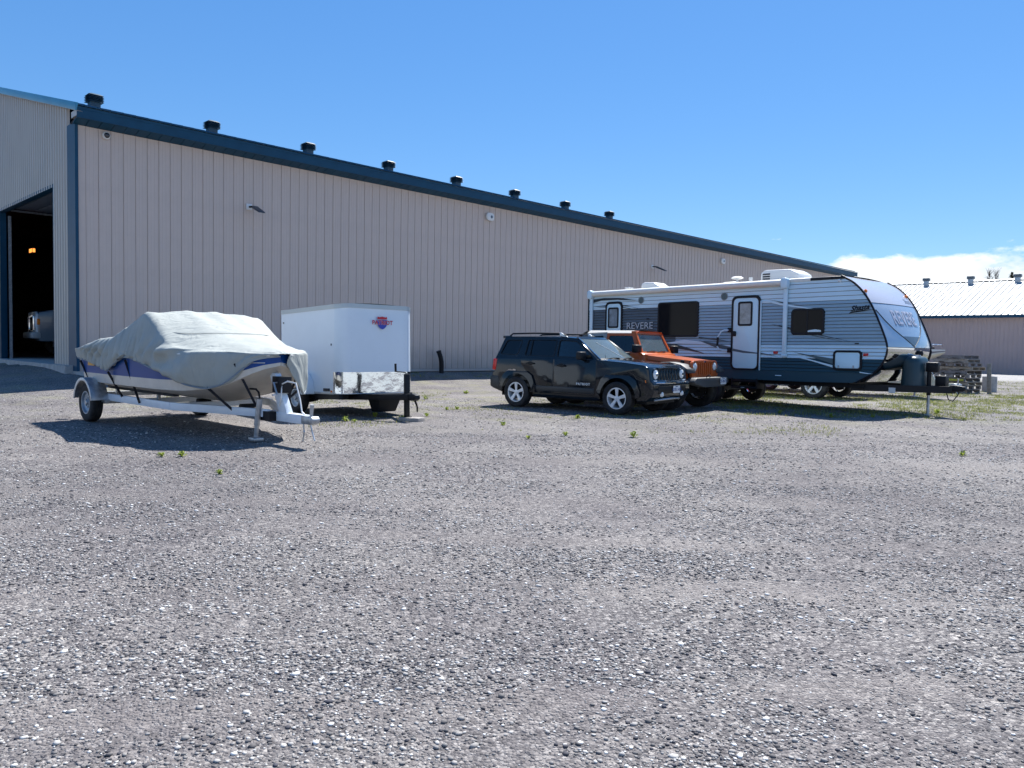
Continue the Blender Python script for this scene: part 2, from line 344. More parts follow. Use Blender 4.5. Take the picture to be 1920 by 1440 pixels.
def scatter_stones():
    # template: irregular low-poly pebbles
    bm = bmesh.new(); bmesh.ops.create_icosphere(bm, subdivisions=1, radius=1); bv = np.array([v.co[:] for v in bm.verts]); bf = np.array([[v.index for v in f.verts] for f in bm.faces]); bm.free()
    temps = []
    for k in range(24):
        q = bv * (1 + rng.normal(0, .17, (len(bv), 1))) * np.array([rng.uniform(.75, 1.25), rng.uniform(.6, 1.0), rng.uniform(.26, .52)]); temps.append(q)
    pts = []
    for y0, y1, den, lo, hi in ((2.1, 3.6, 3900, .0038, .026), (3.6, 5.5, 2500, .0045, .026), (5.5, 8, 1050, .006, .027), (8, 12, 300, .009, .030), (12, 20, 40, .014, .03)):
        area = .75 * (y1 ** 2 - y0 ** 2); n = int(area * den)
        y = np.sqrt(rng.uniform(y0 ** 2, y1 ** 2, n)); x = rng.uniform(-.75, .75, n) * y
        s = lo + (hi - lo) * rng.beta(1.0, 5.5, n)
        for a, b_, c in zip(x, y, s):
            den_ = noise.noise((a * .8, b_ * 1.6, 5.)) + .5 * noise.noise((a * 2.5, b_ * 3.5, 1.))
            if den_ * 1.3 - (.62 if c > lo * 1.7 else .30) * track_at(a, b_) > rng.uniform(-1.0, .45) and (y1 < 12 or bl(a, b_)[1] < -1.6): pts.append((a, b_, c))
    V = []; F = []; nb = len(bv)
    for i, (x, y, s) in enumerate(pts):
        q = temps[i % 24]; a = rng.uniform(0, 6.283); ca, sa = math.cos(a), math.sin(a)
        w = np.empty_like(q); w[:, 0] = (q[:, 0] * ca - q[:, 1] * sa) * s + x; w[:, 1] = (q[:, 0] * sa + q[:, 1] * ca) * s + y
        w[:, 2] = q[:, 2] * s + ground_z(x, y) + s * .16; V.append(w); F.append(bf + i * nb)
    V = np.concatenate(V); F = np.concatenate(F); me = bpy.data.meshes.new('loose_gravel')
    me.vertices.add(len(V)); me.vertices.foreach_set('co', V.ravel().astype(np.float32)); me.loops.add(F.size); me.loops.foreach_set('vertex_index', F.ravel().astype(np.int32))
    me.polygons.add(len(F)); me.polygons.foreach_set('loop_start', np.arange(0, F.size, 3, dtype=np.int32)); me.update(calc_edges=True); me.validate(); me.materials.append(stone_mat())
    o = link('loose_gravel', me); tag(o, 'loose crushed stones strewn over the gravel yard', 'gravel', kind='stuff'); return len(pts)
N_ST = scatter_stones()

# ---------------------------------------------------------------- metal-clad storage building
M_beige = mat('beige_steel_siding', (.60, .495, .43), .5, var=.05, vscale=1.2)
def foot_shade(m):
    # wall-foot shade painted into the cladding colour as a dirt-brown gradient
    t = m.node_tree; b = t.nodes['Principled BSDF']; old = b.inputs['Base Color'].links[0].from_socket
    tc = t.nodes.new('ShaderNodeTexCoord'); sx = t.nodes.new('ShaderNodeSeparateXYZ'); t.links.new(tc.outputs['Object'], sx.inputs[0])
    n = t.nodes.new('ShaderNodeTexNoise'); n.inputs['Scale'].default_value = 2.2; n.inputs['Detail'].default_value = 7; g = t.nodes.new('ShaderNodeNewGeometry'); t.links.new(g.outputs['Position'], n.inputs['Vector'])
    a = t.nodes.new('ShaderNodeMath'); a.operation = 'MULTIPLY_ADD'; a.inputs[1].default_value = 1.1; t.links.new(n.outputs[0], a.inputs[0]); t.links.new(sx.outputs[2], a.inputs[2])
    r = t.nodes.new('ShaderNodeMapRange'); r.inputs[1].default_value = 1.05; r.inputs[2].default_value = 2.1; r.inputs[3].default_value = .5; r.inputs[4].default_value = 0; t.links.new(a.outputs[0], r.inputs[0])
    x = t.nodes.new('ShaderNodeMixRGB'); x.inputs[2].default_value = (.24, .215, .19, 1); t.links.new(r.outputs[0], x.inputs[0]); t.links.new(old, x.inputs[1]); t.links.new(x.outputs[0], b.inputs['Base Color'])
foot_shade(M_beige)
M_beige2 = mat('beige_gable_steel', (.47, .44, .395), .40, var=.05, vscale=.8)
M_teal = mat('dark_teal_trim', (.008, .060, .115), .5, spec=.25, var=.12, vscale=3)
M_tealL = mat('teal_rake_trim', (.05, .26, .40), .35, var=.1, vscale=2)
M_core = mat('wall_core', (.05, .05, .055), .9)
M_conc = mat('concrete', (.42, .41, .39), .9, var=.22, vscale=4, bump=.5, bscale=40)
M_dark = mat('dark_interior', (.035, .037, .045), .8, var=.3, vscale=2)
M_black = mat('black_plastic', (.007, .008, .011), .5, spec=.3)
M_white = mat('white_plastic', (.72, .72, .70), .4)
Z0, ZS = .56, 6.95                 # wall foot and soffit height
SLOPE = .268; OH = .40             # roof pitch, eave overhang
bld = thing('storage_building', 'long beige steel storage building with dark teal trim and open overhead door', 'building', (BC.x, BC.y, 0), BHD)
part('wall_core', mat('wall_sheathing', (.16, .135, .125), .9), bld, lambda b: b.box(.25, BLEN - .02, .03, .20, Z0 - .3, ZS))
part('foundation', M_conc, bld, lambda b: (b.box(-.06, BLEN, -.05, .25, -.1, Z0 - .05), b.box(-.07, .26, -.06, 2.02, -.1, Z0 + .10), b.box(-.06, .25, 8.08, 30, -.1, Z0 + .10)))
def siding():
    # one ribbed panel from lap to lap, its side edge turned so that a narrow shadow gap stays
    prof = [(.002, .022), (.002, -.014), (.018, -.014), (.026, 0), (.098, 0), (.103, -.004), (.113, -.004), (.118, 0), (.190, 0), (.195, -.004), (.205, -.004), (.210, 0), (.3005, 0), (.3012, .022)]
    b = MB(); b.grid([[(x, y, Z0 + .09) for x, y in prof], [(x, y, ZS - .005) for x, y in prof]])
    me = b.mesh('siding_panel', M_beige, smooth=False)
    for k in range(int((BLEN - .2) / .3048)):
        o = link('siding_panel', me, bld); o.location = (.195 + k * .3048, random.uniform(-.0015, .0015), 0)
siding()
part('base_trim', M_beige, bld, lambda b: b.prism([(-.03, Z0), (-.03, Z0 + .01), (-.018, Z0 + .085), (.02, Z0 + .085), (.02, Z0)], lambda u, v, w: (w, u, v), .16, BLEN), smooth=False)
part('corner_trim', M_teal, bld, lambda b: (b.box(-.058, .012, -.050, -.026, Z0 + .02, ZS - .004), b.box(-.064, -.058, -.050, .60, Z0 + .02, ZS + .06)), smooth=False)
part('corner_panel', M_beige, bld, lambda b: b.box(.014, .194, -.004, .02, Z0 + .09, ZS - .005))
# eave: vented soffit boards, fascia, gutter edge
part('soffit', M_teal, bld, lambda b: [b.hexa([(x, -OH + .02, ZS + .10), (x + .285, -OH + .02, ZS + .10), (x + .285, .0, ZS), (x, 0, ZS), (x, -OH + .02, ZS + .12), (x + .285, -OH + .02, ZS + .12), (x + .285, 0, ZS + .02), (x, 0, ZS + .02)]) for x in (k * .30 - .10 for k in range(int((BLEN + .2) / .30)))] and None, smooth=False)
part('soffit_backing', M_core, bld, lambda b: b.hexa([(-.09, -OH + .02, ZS + .13), (BLEN + .2, -OH + .02, ZS + .13), (BLEN + .2, .2, ZS + .03), (-.09, .2, ZS + .03), (-.09, -OH + .02, ZS + .15), (BLEN + .2, -OH + .02, ZS + .15), (BLEN + .2, .2, ZS + .05), (-.09, .2, ZS + .05)]))
part('fascia', M_teal, bld, lambda b: b.prism([(-OH, ZS + .09), (-OH + .022, ZS + .09), (-OH + .022, ZS + .37), (-OH - .008, ZS + .37), (-OH - .008, ZS + .305), (-OH, ZS + .30)], lambda u, v, w: (w, u, v), -.11, BLEN + .3), smooth=False)
ZE = ZS + .40                       # roof height at the eave edge
def roof(b):
    b.hexa([(-.12, -OH - .04, ZE - .02), (BLEN + .3, -OH - .04, ZE - .02), (BLEN + .3, 15, ZE + SLOPE * (15 + OH) - .02), (-.12, 15, ZE + SLOPE * (15 + OH) - .02),
            (-.12, -OH - .04, ZE), (BLEN + .3, -OH - .04, ZE), (BLEN + .3, 15, ZE + SLOPE * (15 + OH)), (-.12, 15, ZE + SLOPE * (15 + OH))])
    b.hexa([(-.12, 15, ZE + SLOPE * (15 + OH) - .02), (BLEN + .3, 15, ZE + SLOPE * (15 + OH) - .02), (BLEN + .3, 30.6, ZE - .02), (-.12, 30.6, ZE - .02),
            (-.12, 15, ZE + SLOPE * (15 + OH)), (BLEN + .3, 15, ZE + SLOPE * (15 + OH)), (BLEN + .3, 30.6, ZE), (-.12, 30.6, ZE)])
rf = part('roof', M_teal, bld, roof, smooth=False)
ME_rib = MB().hexa([(-.025, -OH - .045, ZE - .004), (.025, -OH - .045, ZE - .004), (.025, 15, ZE + SLOPE * (15 + OH) - .004), (-.025, 15, ZE + SLOPE * (15 + OH) - .004),
                  (-.012, -OH - .045, ZE + .028), (.012, -OH - .045, ZE + .028), (.012, 15, ZE + SLOPE * (15 + OH) + .028), (-.012, 15, ZE + SLOPE * (15 + OH) + .028)]).mesh('roof_rib', M_teal, smooth=False)
for k in range(int(BLEN / .3048)): link('roof_rib', ME_rib, rf).location = (k * .3048 + .05, 0, 0)
def rake(b):
    for y0, y1 in ((-OH - .05, 15), ):
        z = lambda y: ZE + SLOPE * (y + OH)
        b.hexa([(-.16, y0, z(y0) - .15), (-.13, y0, z(y0) - .15), (-.13, y1, z(y1) - .15), (-.16, y1, z(y1) - .15), (-.16, y0, z(y0) + .05), (-.09, y0, z(y0) + .05), (-.09, y1, z(y1) + .05), (-.16, y1, z(y1) + .05)])
part('rake_trim', M_tealL, bld, rake, bevel=.004)
part('rake_soffit', M_beige2, bld, lambda b: b.hexa([(-.13, -OH, ZE - .16), (.02, -OH, ZE - .16), (.02, 15, ZE + SLOPE * (15 + OH) - .16), (-.13, 15, ZE + SLOPE * (15 + OH) - .16), (-.13, -OH, ZE - .14), (.02, -OH, ZE - .14), (.02, 15, ZE + SLOPE * (15 + OH) - .14), (-.13, 15, ZE + SLOPE * (15 + OH) - .14)]))
part('eave_return', M_beige2, bld, lambda b: b.box(-.10, -.02, -OH + .024, .10, ZS + .15, ZS + .30))
# ribbed gable wall with the door opening
DT0, DT1, DZ = 1.99, 8.08, 5.62; DF = .80
def gable(b):
    per = .2286; prof = [(0, 0), (.075, 0), (.105, -.055), (.165, -.055), (.195, 0)]
    pts = []
    k = 0
    while k * per < 30: pts += [(k * per + a + .585, c) for a, c in prof]; k += 1
    for (a, ca), (c, cc) in zip(pts, pts[1:]):
        if a > 29.8: break
        zt = lambda y: ZE + SLOPE * (min(y, 30 - y) + OH) - .15
        zb = (lambda y: DZ) if (a + c) / 2 > DT0 and (a + c) / 2 < DT1 else (lambda y: Z0 + .08)
        b.add([(ca, a, zb(a)), (cc, c, zb(c)), (cc, c, zt(c)), (ca, a, zt(a))], [(0, 1, 2, 3)])
part('gable_siding', M_beige2, bld, gable, smooth=False)
part('gable_base_trim', M_beige2, bld, lambda b: (b.box(-.05, .0, .0, DT0 - .02, Z0 + .0, Z0 + .10), b.box(-.05, .0, DT1 + .02, 30, Z0, Z0 + .10)), bevel=.004)
part('door_frame', M_teal, bld, lambda b: (b.box(-.045, .16, DT0 - .09, DT0, DF - .1, DZ + .09), b.box(-.045, .16, DT1, DT1 + .09, DF - .1, DZ + .09), b.box(-.045, .16, DT0, DT1, DZ, DZ + .09)), bevel=.004)
part('floor_slab', M_conc, bld, lambda b: b.box(-.25, 26, .25, 29.5, DF - .6, DF))
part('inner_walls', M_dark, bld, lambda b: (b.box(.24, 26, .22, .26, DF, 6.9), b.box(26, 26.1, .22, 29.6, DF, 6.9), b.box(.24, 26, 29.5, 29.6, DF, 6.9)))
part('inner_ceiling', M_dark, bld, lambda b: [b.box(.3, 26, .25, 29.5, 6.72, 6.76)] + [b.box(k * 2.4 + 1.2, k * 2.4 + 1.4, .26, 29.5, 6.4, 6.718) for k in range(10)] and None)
# the overhead door run up under the ceiling on its tracks
for k in range(7): part('door_panel', mat('door_steel', (.20, .23, .27), .5), bld, lambda b, k=k: b.box(.45 + k * .56, .98 + k * .56, DT0 - .05, DT1 + .05, 5.78, 5.83), bevel=.008)
M_galv = mat('galvanised_steel', (.42, .45, .48), .42, .75, var=.25, vscale=14)
for y in (DT0 - .1, DT1 - .20): part('door_track', M_galv, bld, lambda b, y=y: (b.box(.18, .26, y, y + .06, DF, 5.5), b.box(.26, 4.6, y, y + .06, 5.66, 5.72)))
# roof vents: a box on a curb under a stack of louvre blades
M_vent = mat('vent_steel', (.03, .075, .11), .45)
vent_me = MB().box(-.18, .18, -.18, .18, -.14, .36).mesh('roof_vent', M_vent, .01)
blade_me = MB().hexa([(-.28, -.28, -.02), (.28, -.28, -.02), (.28, .28, -.02), (-.28, .28, -.02), (-.22, -.22, .018), (.22, -.22, .018), (.22, .22, .018), (-.22, .22, .018)]).mesh('louvre', M_vent, smooth=False)
cap_me = MB().hexa([(-.27, -.27, 0), (.27, -.27, 0), (.27, .27, 0), (-.27, .27, 0), (-.15, -.15, .07), (.15, -.15, .07), (.15, .15, .07), (-.15, .15, .07)]).mesh('vent_cap', M_vent, .006)
flange_me = MB().box(-.26, .26, -.26, .26, -.01, .012).mesh('flange', mat('vent_flange', (.55, .57, .58), .4))
for k in range(8):
    v = link('roof_vent', vent_me, bld); yy = 4.0; v.location = (1.62 + k * 3.66, yy, ZE + SLOPE * (yy + OH) + .02); v.scale = (.80, .80, .84)
    for j in range(4): link('louvre', blade_me, v).location = (0, 0, .20 + j * .058)
    link('vent_cap', cap_me, v).location = (0, 0, .41)
    f = link('flange', flange_me, v); f.rotation_euler = (math.atan(SLOPE), 0, 0); f.location = (0, 0, .01)
M_nest = mat('flue_grey', (.5, .53, .55), .4, .5)

# wall fittings, each hung on the wall
def wpt(lx, off, z): p = BC + BD * lx + BN * (-off); return (p.x, p.y, z)
def dome_camera(lx, z, label):
    o = thing('security_camera', label, 'camera', wpt(lx, .02, z), BHD, group='security cameras on the building')
    out = lambda u, v, w: (u, -w, v)
    part('housing', M_white, o, lambda b: b.lathe([(.0, 0), (.10, 0), (.10, .045), (.085, .07), (.07, .075)], out, 20))
    part('dome', mat('smoked_dome', (.02, .02, .025), .08, spec=.8), o, lambda b: b.lathe([(.072, .07), (.065, .10), (.045, .12), (.0, .13)], out, 16))
dome_camera(.68, 6.80, 'round white dome camera under the eave beside the near building corner')
def wall_lamp(lx, z, label):
    o = thing('wall_light', label, 'wall light', wpt(lx, .02, z), BHD, group='flood lights on the long wall')
    part('mounting_plate', M_white, o, lambda b: b.box(-.09, .09, -.03, 0, -.09, .09), bevel=.008)
    part('arm', M_black, o, lambda b: b.tube([(0, -.03, 0), (.06, -.16, 0), (.10, -.22, -.03)], .028, 10))
    part('lamp_head', mat('lamp_head_grey', (.05, .06, .075), .5), o, lambda b: b.hexa([(-.10, -.80, -.26), (.12, -.80, -.26), (.20, -.22, -.06), (-.02, -.22, -.06), (-.08, -.80, -.22), (.10, -.80, -.22), (.18, -.22, .02), (0, -.22, .02)]), bevel=.012)
    part('lens', M_white, o, lambda b: b.hexa([(-.06, -.74, -.252), (.08, -.74, -.252), (.14, -.34, -.114), (0, -.34, -.114), (-.06, -.74, -.245), (.08, -.74, -.245), (.14, -.34, -.108), (0, -.34, -.108)]))
def eye_unit(lx, z, label, s=1.):
    o = thing('wall_unit', label, 'wall unit', wpt(lx, .02, z), BHD, group='oval white units under the eave')
    part('housing', M_white, o, lambda b: b.prism(rrect(-.19 * s, .19 * s, -.15 * s, .15 * s, .11 * s), lambda u, v, w: (u, -w, v), 0, .11), bevel=.02)
    part('lens', mat('grey_lens', (.12, .16, .2), .2), o, lambda b: b.lathe([(.0, .118), (.05 * s, .118), (.062 * s, .109)], lambda u, v, w: (u + .05, -w, v), 16))
wall_lamp(4.62, 5.52, 'black flood light on a short arm, on the wall above the covered boat')
wall_lamp(25.56, 5.58, 'black flood light on the wall above the camper roof')
eye_unit(14.47, 6.53, 'oval white unit under the eave midway along the wall, left of the camper')
eye_unit(32.25, 6.46, 'oval white unit on the wall directly above the camper')
eye_unit(42.96, 6.62, 'oval white unit under the eave beside the camper air conditioner', .9)
o = thing('work_light', 'small lit orange lamp glowing inside the dark open door', 'lamp', wpt(3.0, -16.9, 5.29), BHD)
part('housing', M_black, o, lambda b: b.box(-.06, .06, -.26, .26, -.09, .13))
M_lamp = mat('lamp_glow', (.9, .4, .1), .5, emit=(1, .33, .06), es=1.1)
part('bracket', M_black, o, lambda b: b.box(-.02, .02, -.02, .02, .13, 1.12))
for y0, y1 in ((-.22, -.015), (.015, .22)):
    part('lit_pane', M_lamp, o, lambda b: b.box(-.068, -.061, y0, y1, -.06, .10))
    part('lit_pane_side', M_lamp, o, lambda b: b.box(-.05, .05, *((-.266, -.261) if y0 < 0 else (.261, .266)), -.06, .10))
# bent black drain pipe standing against the wall
p = thing('drain_pipe', 'bent black plastic drain pipe standing against the beige wall', 'pipe', wpt(11.95, .30, ground_z(*wpt(11.95, .3, 0)[:2]) - .02), BHD)
part('pipe', M_black, p, lambda b: b.tube([(0, 0, -.1), (0, 0, .25), (-.01, 0, .42), (-.05, .0, .60), (-.13, .02, .82)], .085, 14))
part('rim', M_black, p, lambda b: b.tube([(-.120, .018, .79), (-.135, .021, .83)], .095, 14))

# ---------------------------------------------------------------- motorhome inside the door
M_silver = mat('silver_paint', (.62, .66, .68), .35, .1, coat=.4)
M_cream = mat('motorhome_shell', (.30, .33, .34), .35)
M_chrome = mat('chrome', (.75, .76, .78), .08, 1.)
M_lens = mat('clear_lens', (.75, .80, .82), .12, spec=.8)
M_amber = mat('amber_lens', (.85, .22, .02), .2)
M_red = mat('red_lens', (.55, .01, .012), .2)
M_tyre = mat('tyre_rubber', (.010, .010, .012), .8, dirt=.25)
M_alloy = mat('alloy_wheel', (.72, .74, .76), .32, .25)
M_hub = mat('dark_hub', (.03, .03, .035), .6)
G_clear = glass('windscreen_glass', (.70, .86, .86), dust=.20)
G_tint = glass('tinted_glass', (.10, .12, .14))
G_side = glass('side_glass', (.45, .52, .54))

def wheel(par, x, y, side, r=.345, w=.22, rim=.222, spokes=5, style='alloy', zc=None, name='wheel', mrim=None):
    """wheel > tyre, rim, hub_cap; side = -1 shows its face towards -y"""
    e = sub(name, par, (x, y, r if zc is None else zc)); fn = lambda u, v, q: (u, side * q, v); h = w / 2
    mrim = mrim or M_alloy
    t = MB()
    t.lathe([(rim, -h * .85), (rim + .02, -h * .95), (r * .86, -h), (r * .955, -h * .92), (r, -h * .70), (r, -h * .42), (r - .012, -h * .40), (r - .012, -h * .32), (r, -h * .30), (r, -.012), (r - .012, -.010), (r - .012, .010), (r, .012),
             (r, h * .30), (r - .012, h * .32), (r - .012, h * .40), (r, h * .42), (r, h * .70), (r * .955, h * .92), (r * .86, h), (rim + .02, h * .95), (rim, h * .85)], fn, 40)
    t.build('tyre', M_tyre, e, ang=50)
    b = MB()
    b.lathe([(rim + .004, h * .84), (rim + .004, h * .93), (rim - .014, h * .93), (rim - .022, h * .70), (rim - .026, -h * .6)], fn, 36)
    if style == 'alloy':
        for k in range(spokes):
            a = 2 * math.pi * k / spokes + math.pi / 2; ca, sa = math.cos(a), math.sin(a)
            def P(rr, tt, ww): return fn(rr * ca - tt * sa, rr * sa + tt * ca, ww)
            r1 = rim - .012; w0, w1 = .027 * rim / .222, .042 * rim / .222
            b.hexa([P(.03, -w0, h * .48), P(r1, -w1, h * .62), P(r1, w1, h * .62), P(.03, w0, h * .48), P(.03, -w0 * .9, h * .74), P(r1, -w1 * .9, h * .90), P(r1, w1 * .9, h * .90), P(.03, w0 * .9, h * .74)])
        b.lathe([(.0, h * .80), (.035, h * .80), (.055, h * .74), (.07, h * .5)], fn, 20)
    else:
        b.lathe([(.0, h * .55), (.055, h * .55), (.06, h * .35), (rim * .55, h * .38), (rim * .78, h * .62), (rim - .02, h * .5)], fn, 28)
    b.build('rim', mrim, e, ang=30)
    part('brake_disc', M_hub, e, lambda q: q.lathe([(0, 0), (rim * .74, 0), (rim * .74, -.02), (0, -.02)], fn, 24))
    if style == 'steel':
        part('hub_cap', M_galv, e, lambda q: q.lathe([(.0, h * .9), (.03, h * .9), (.038, h * .8), (.038, h * .5)], fn, 14))
        for k in range(5):
            a = 2 * math.pi * k / 5; part('lug_nut', M_galv, e, lambda q: q.lathe([(0, h * .72), (.012, h * .72), (.014, h * .36)], lambda u, v, ww: fn(u + .085 * math.cos(a) * rim / .2, v + .085 * math.sin(a) * rim / .2, ww), 6))
    return e

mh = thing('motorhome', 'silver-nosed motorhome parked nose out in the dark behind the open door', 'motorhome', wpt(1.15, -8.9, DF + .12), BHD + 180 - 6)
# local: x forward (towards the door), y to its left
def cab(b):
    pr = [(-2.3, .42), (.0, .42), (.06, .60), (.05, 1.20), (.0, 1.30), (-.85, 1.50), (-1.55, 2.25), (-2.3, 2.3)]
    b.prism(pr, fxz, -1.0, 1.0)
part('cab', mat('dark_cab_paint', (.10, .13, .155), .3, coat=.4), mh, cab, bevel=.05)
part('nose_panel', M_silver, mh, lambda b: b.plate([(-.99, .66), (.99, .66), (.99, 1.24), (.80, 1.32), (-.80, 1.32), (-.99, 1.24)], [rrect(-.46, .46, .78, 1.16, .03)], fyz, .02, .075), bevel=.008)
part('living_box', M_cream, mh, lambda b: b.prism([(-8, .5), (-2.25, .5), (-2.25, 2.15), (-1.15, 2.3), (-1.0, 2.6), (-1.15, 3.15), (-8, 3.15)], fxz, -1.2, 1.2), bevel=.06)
part('windscreen', glass('dark_windscreen', (.2, .3, .32), dust=.25), mh, lambda b: b.hexa([(-.88, -.88, 1.53), (-.88, .88, 1.53), (-1.53, .82, 2.24), (-1.53, -.82, 2.24), (-.84, -.88, 1.55), (-.84, .88, 1.55), (-1.49, .82, 2.27), (-1.49, -.82, 2.27)]))
gr = part('grille', M_chrome, mh, lambda b: b.plate(rrect(-.52, .52, .72, 1.22, .05), [rrect(-.45, .45, .79, 1.15, .03)], fyz, .05, .11), bevel=.01)
part('grille_mesh', M_black, gr, lambda b: b.box(.055, .075, -.46, .46, .78, 1.16))
for s in (-1, 1):
    h = part('headlight', M_lens, mh, lambda b: b.prism([(s * .54, .80), (s * .93, .84), (s * .96, 1.16), (s * .56, 1.20)], fyz, .03, .10), bevel=.02)
    part('turn_signal', M_amber, mh, lambda b: b.box(-.02, .06, s * .95 if s > 0 else -1.01, 1.01 if s > 0 else -.95, .92, 1.10), bevel=.01)
    part('mirror', M_black, mh, lambda b: (b.box(-1.0, -.82, s * 1.15 - .1, s * 1.15 + .1, 1.45, 1.85), b.tube([(-.95, s * .98, 1.5), (-.92, s * 1.1, 1.55)], .02)), bevel=.02)
    wheel(mh, -.75, s * .92, s, .38, .24, .20, style='steel')
    wheel(mh, -5.2, s * .95, s, .38, .24, .20, style='steel')
mh.scale = (1.12, 1.0, 1.12)
for s in (-1, 1): part('windscreen_pillar', M_silver, mh, lambda b: b.bar((-.80, s * .90, 1.52), (-1.50, s * .83, 2.27), .07, .05))
part('bumper', M_cream, mh, lambda b: b.prism([(-1.02, .50), (1.02, .50), (1.02, .70), (-1.02, .70)], fyz, -.05, .22), bevel=.05)

# ---------------------------------------------------------------- second storage building, far right
FB = Vector((37.6, 60.9)); fdir = Vector((.7113, -.7029)); fang = math.degrees(math.atan2(fdir.y, fdir.x))
FZ, FE = .12, 4.62
fb = thing('storage_shed', 'beige steel storage building with pale ribbed roof behind the pallet stack', 'building', (FB.x, FB.y, 0), fang)
# local x to the right along its long wall, y away from the camera
M_froof = mat('pale_galvalume_roof', (.33, .36, .36), .5, .0, var=.05, vscale=1)
M_fwall = mat('far_beige_siding', (.46, .365, .345), .5, var=.05, vscale=.6)
X0, X1, FD = -19.0, 34.0, 20.0
def ribs(x0, x1, per, dep):
    pts = []; k = 0
    while x0 + k * per < x1: pts += [(x0 + k * per, 0), (x0 + k * per + per * .72, 0), (x0 + k * per + per * .80, -dep), (x0 + k * per + per * .92, -dep)]; k += 1
    return pts
rp = ribs(X0, X1, .3048, .025)
part('wall_siding', M_fwall, fb, lambda b: b.grid([[(x, y, FZ - .2) for x, y in rp], [(x, y, FE) for x, y in rp]]), smooth=False)
part('side_wall', M_fwall, fb, lambda b: b.prism([(.06, FZ - .2), (FD, FZ - .2), (FD, FE), (FD / 2, FE + FD / 2 * .34), (.06, FE)], fyz, X0 + .02, X0 + .12), smooth=False)
part('wall_backing', M_core, fb, lambda b: b.box(X0, X1, .06, .2, FZ - .2, FE))
rp2 = ribs(X0 - .3, X1, .46, .075)
FS = .34
part('roof', M_froof, fb, lambda b: b.grid([[(x, -.45, FE + .10 - y) for x, y in rp2], [(x, FD / 2, FE + .10 + FS * (FD / 2 + .45) - y) for x, y in rp2]]), smooth=False)
part('roof_back', M_froof, fb, lambda b: b.hexa([(X0 - .3, FD / 2, FE + FS * (FD / 2 + .45) + .02), (X1, FD / 2, FE + FS * (FD / 2 + .45) + .02), (X1, FD + .4, FE), (X0 - .3, FD + .4, FE),
     (X0 - .3, FD / 2, FE + FS * (FD / 2 + .45) + .08), (X1, FD / 2, FE + FS * (FD / 2 + .45) + .08), (X1, FD + .4, FE + .06), (X0 - .3, FD + .4, FE + .06)]), smooth=False)
part('ridge_cap', M_froof, fb, lambda b: b.prism([(-.25, -.03), (0, .08), (.25, -.03), (.25, -.06), (0, .04), (-.25, -.06)], lambda u, v, w: (w, FD / 2 + u, FE + .16 + FS * (FD / 2 + .45) + v), X0 - .3, X1))
part('fascia', M_teal, fb, lambda b: b.box(X0 - .3, X1, -.50, -.46, FE - .10, FE + .12))
part('soffit', M_teal, fb, lambda b: b.box(X0 - .3, X1, -.47, .05, FE - .06, FE - .03))
part('wall_vent', mat('vent_grey', (.34, .34, .36), .5), fb, lambda b: b.box(3.6, 4.3, -.08, .0, 3.65, 4.05), bevel=.02)
for k, xx in enumerate((-7.45, -3.75, -.10)):
    v = sub('roof_vent', fb, (xx, FD / 2 - .7, FE + .1 + FS * (FD / 2 - .25))); v.scale = (.68, .68, .85)
    part('stack', M_nest, v, lambda b: b.box(-.28, .28, -.28, .28, -.25, .62), bevel=.01)
    part('vent_cap', mat('vent_cap_dark', (.12, .14, .16), .5), v, lambda b: b.box(-.40, .40, -.40, .40, .50, .80), bevel=.03)
# tree tops showing over the far ridge
M_bark = mat('grey_bark', (.10, .085, .07), .9)
M_fir = mat('fir_needles', (.03, .055, .03), .8, var=.3, vscale=2)
def conifer(x, y, h, label):
    o = thing('conifer_tree', label, 'tree', (x, y, 0))
    part('trunk', M_bark, o, lambda b: b.tube([(0, 0, 0), (0, 0, h * .5), (0, 0, h)], [.22, .12, .02], 7))
    b = MB(); r = random.Random(3)
    for k in range(900):
        f = r.uniform(.35, 1); a = r.uniform(0, 6.28); ln = (1 - f) * h * .30 * r.uniform(.55, 1.1) + .12; z = f * h
        d = Vector((math.cos(a), math.sin(a), -.25)); p = Vector((0, 0, z)) + d * ln * r.uniform(.4, 1); s = r.uniform(.15, .4); t = Vector((-d.y, d.x, r.uniform(-.3, .3))) * s * .4
        b.add([p - d * s * .5 - t, p + d * s * .7, p - d * s * .5 + t], [(0, 1, 2)])
    b.build('crown', M_fir, o, smooth=False)
conifer(55.4, 86.0, 10.9, 'dark conifer tip just above the far roof ridge beside the right vent')
def bare_tree(x, y, h, seed, label):
    o = thing('bare_tree', label, 'tree', (x, y, 0), group='bare trees behind the far building'); r = random.Random(seed)
    part('trunk', M_bark, o, lambda b: b.tube([(0, 0, 0), (.1, 0, h * .5), (0, .1, h)], [.16, .09, .012], 6))
    b = MB()
    for k in range(70):
        z = r.uniform(.45, .97) * h; a = r.uniform(0, 6.28); ln = r.uniform(.5, 1.6) * (1.15 - z / h); e = Vector((math.cos(a) * ln, math.sin(a) * ln, ln * 1.5))
        b.tube([(0, 0, z), Vector((0, 0, z)) + e * .5, Vector((0, 0, z)) + e], [.03, .02, .006], 4)
        for q in range(4):
            p = Vector((0, 0, z)) + e * r.uniform(.4, .9); b.tube([p, p + Vector((r.uniform(-.4, .4), r.uniform(-.4, .4), r.uniform(.2, .7)))], [.012, .004], 3)
    b.build('crown', M_bark, o, smooth=False)
bare_tree(52.9, 86.0, 10.9, 1, 'thin bare tree over the far ridge, left of the other bare one')
bare_tree(53.8, 86.3, 11.1, 2, 'thin bare tree over the far ridge, nearer the conifer tip')

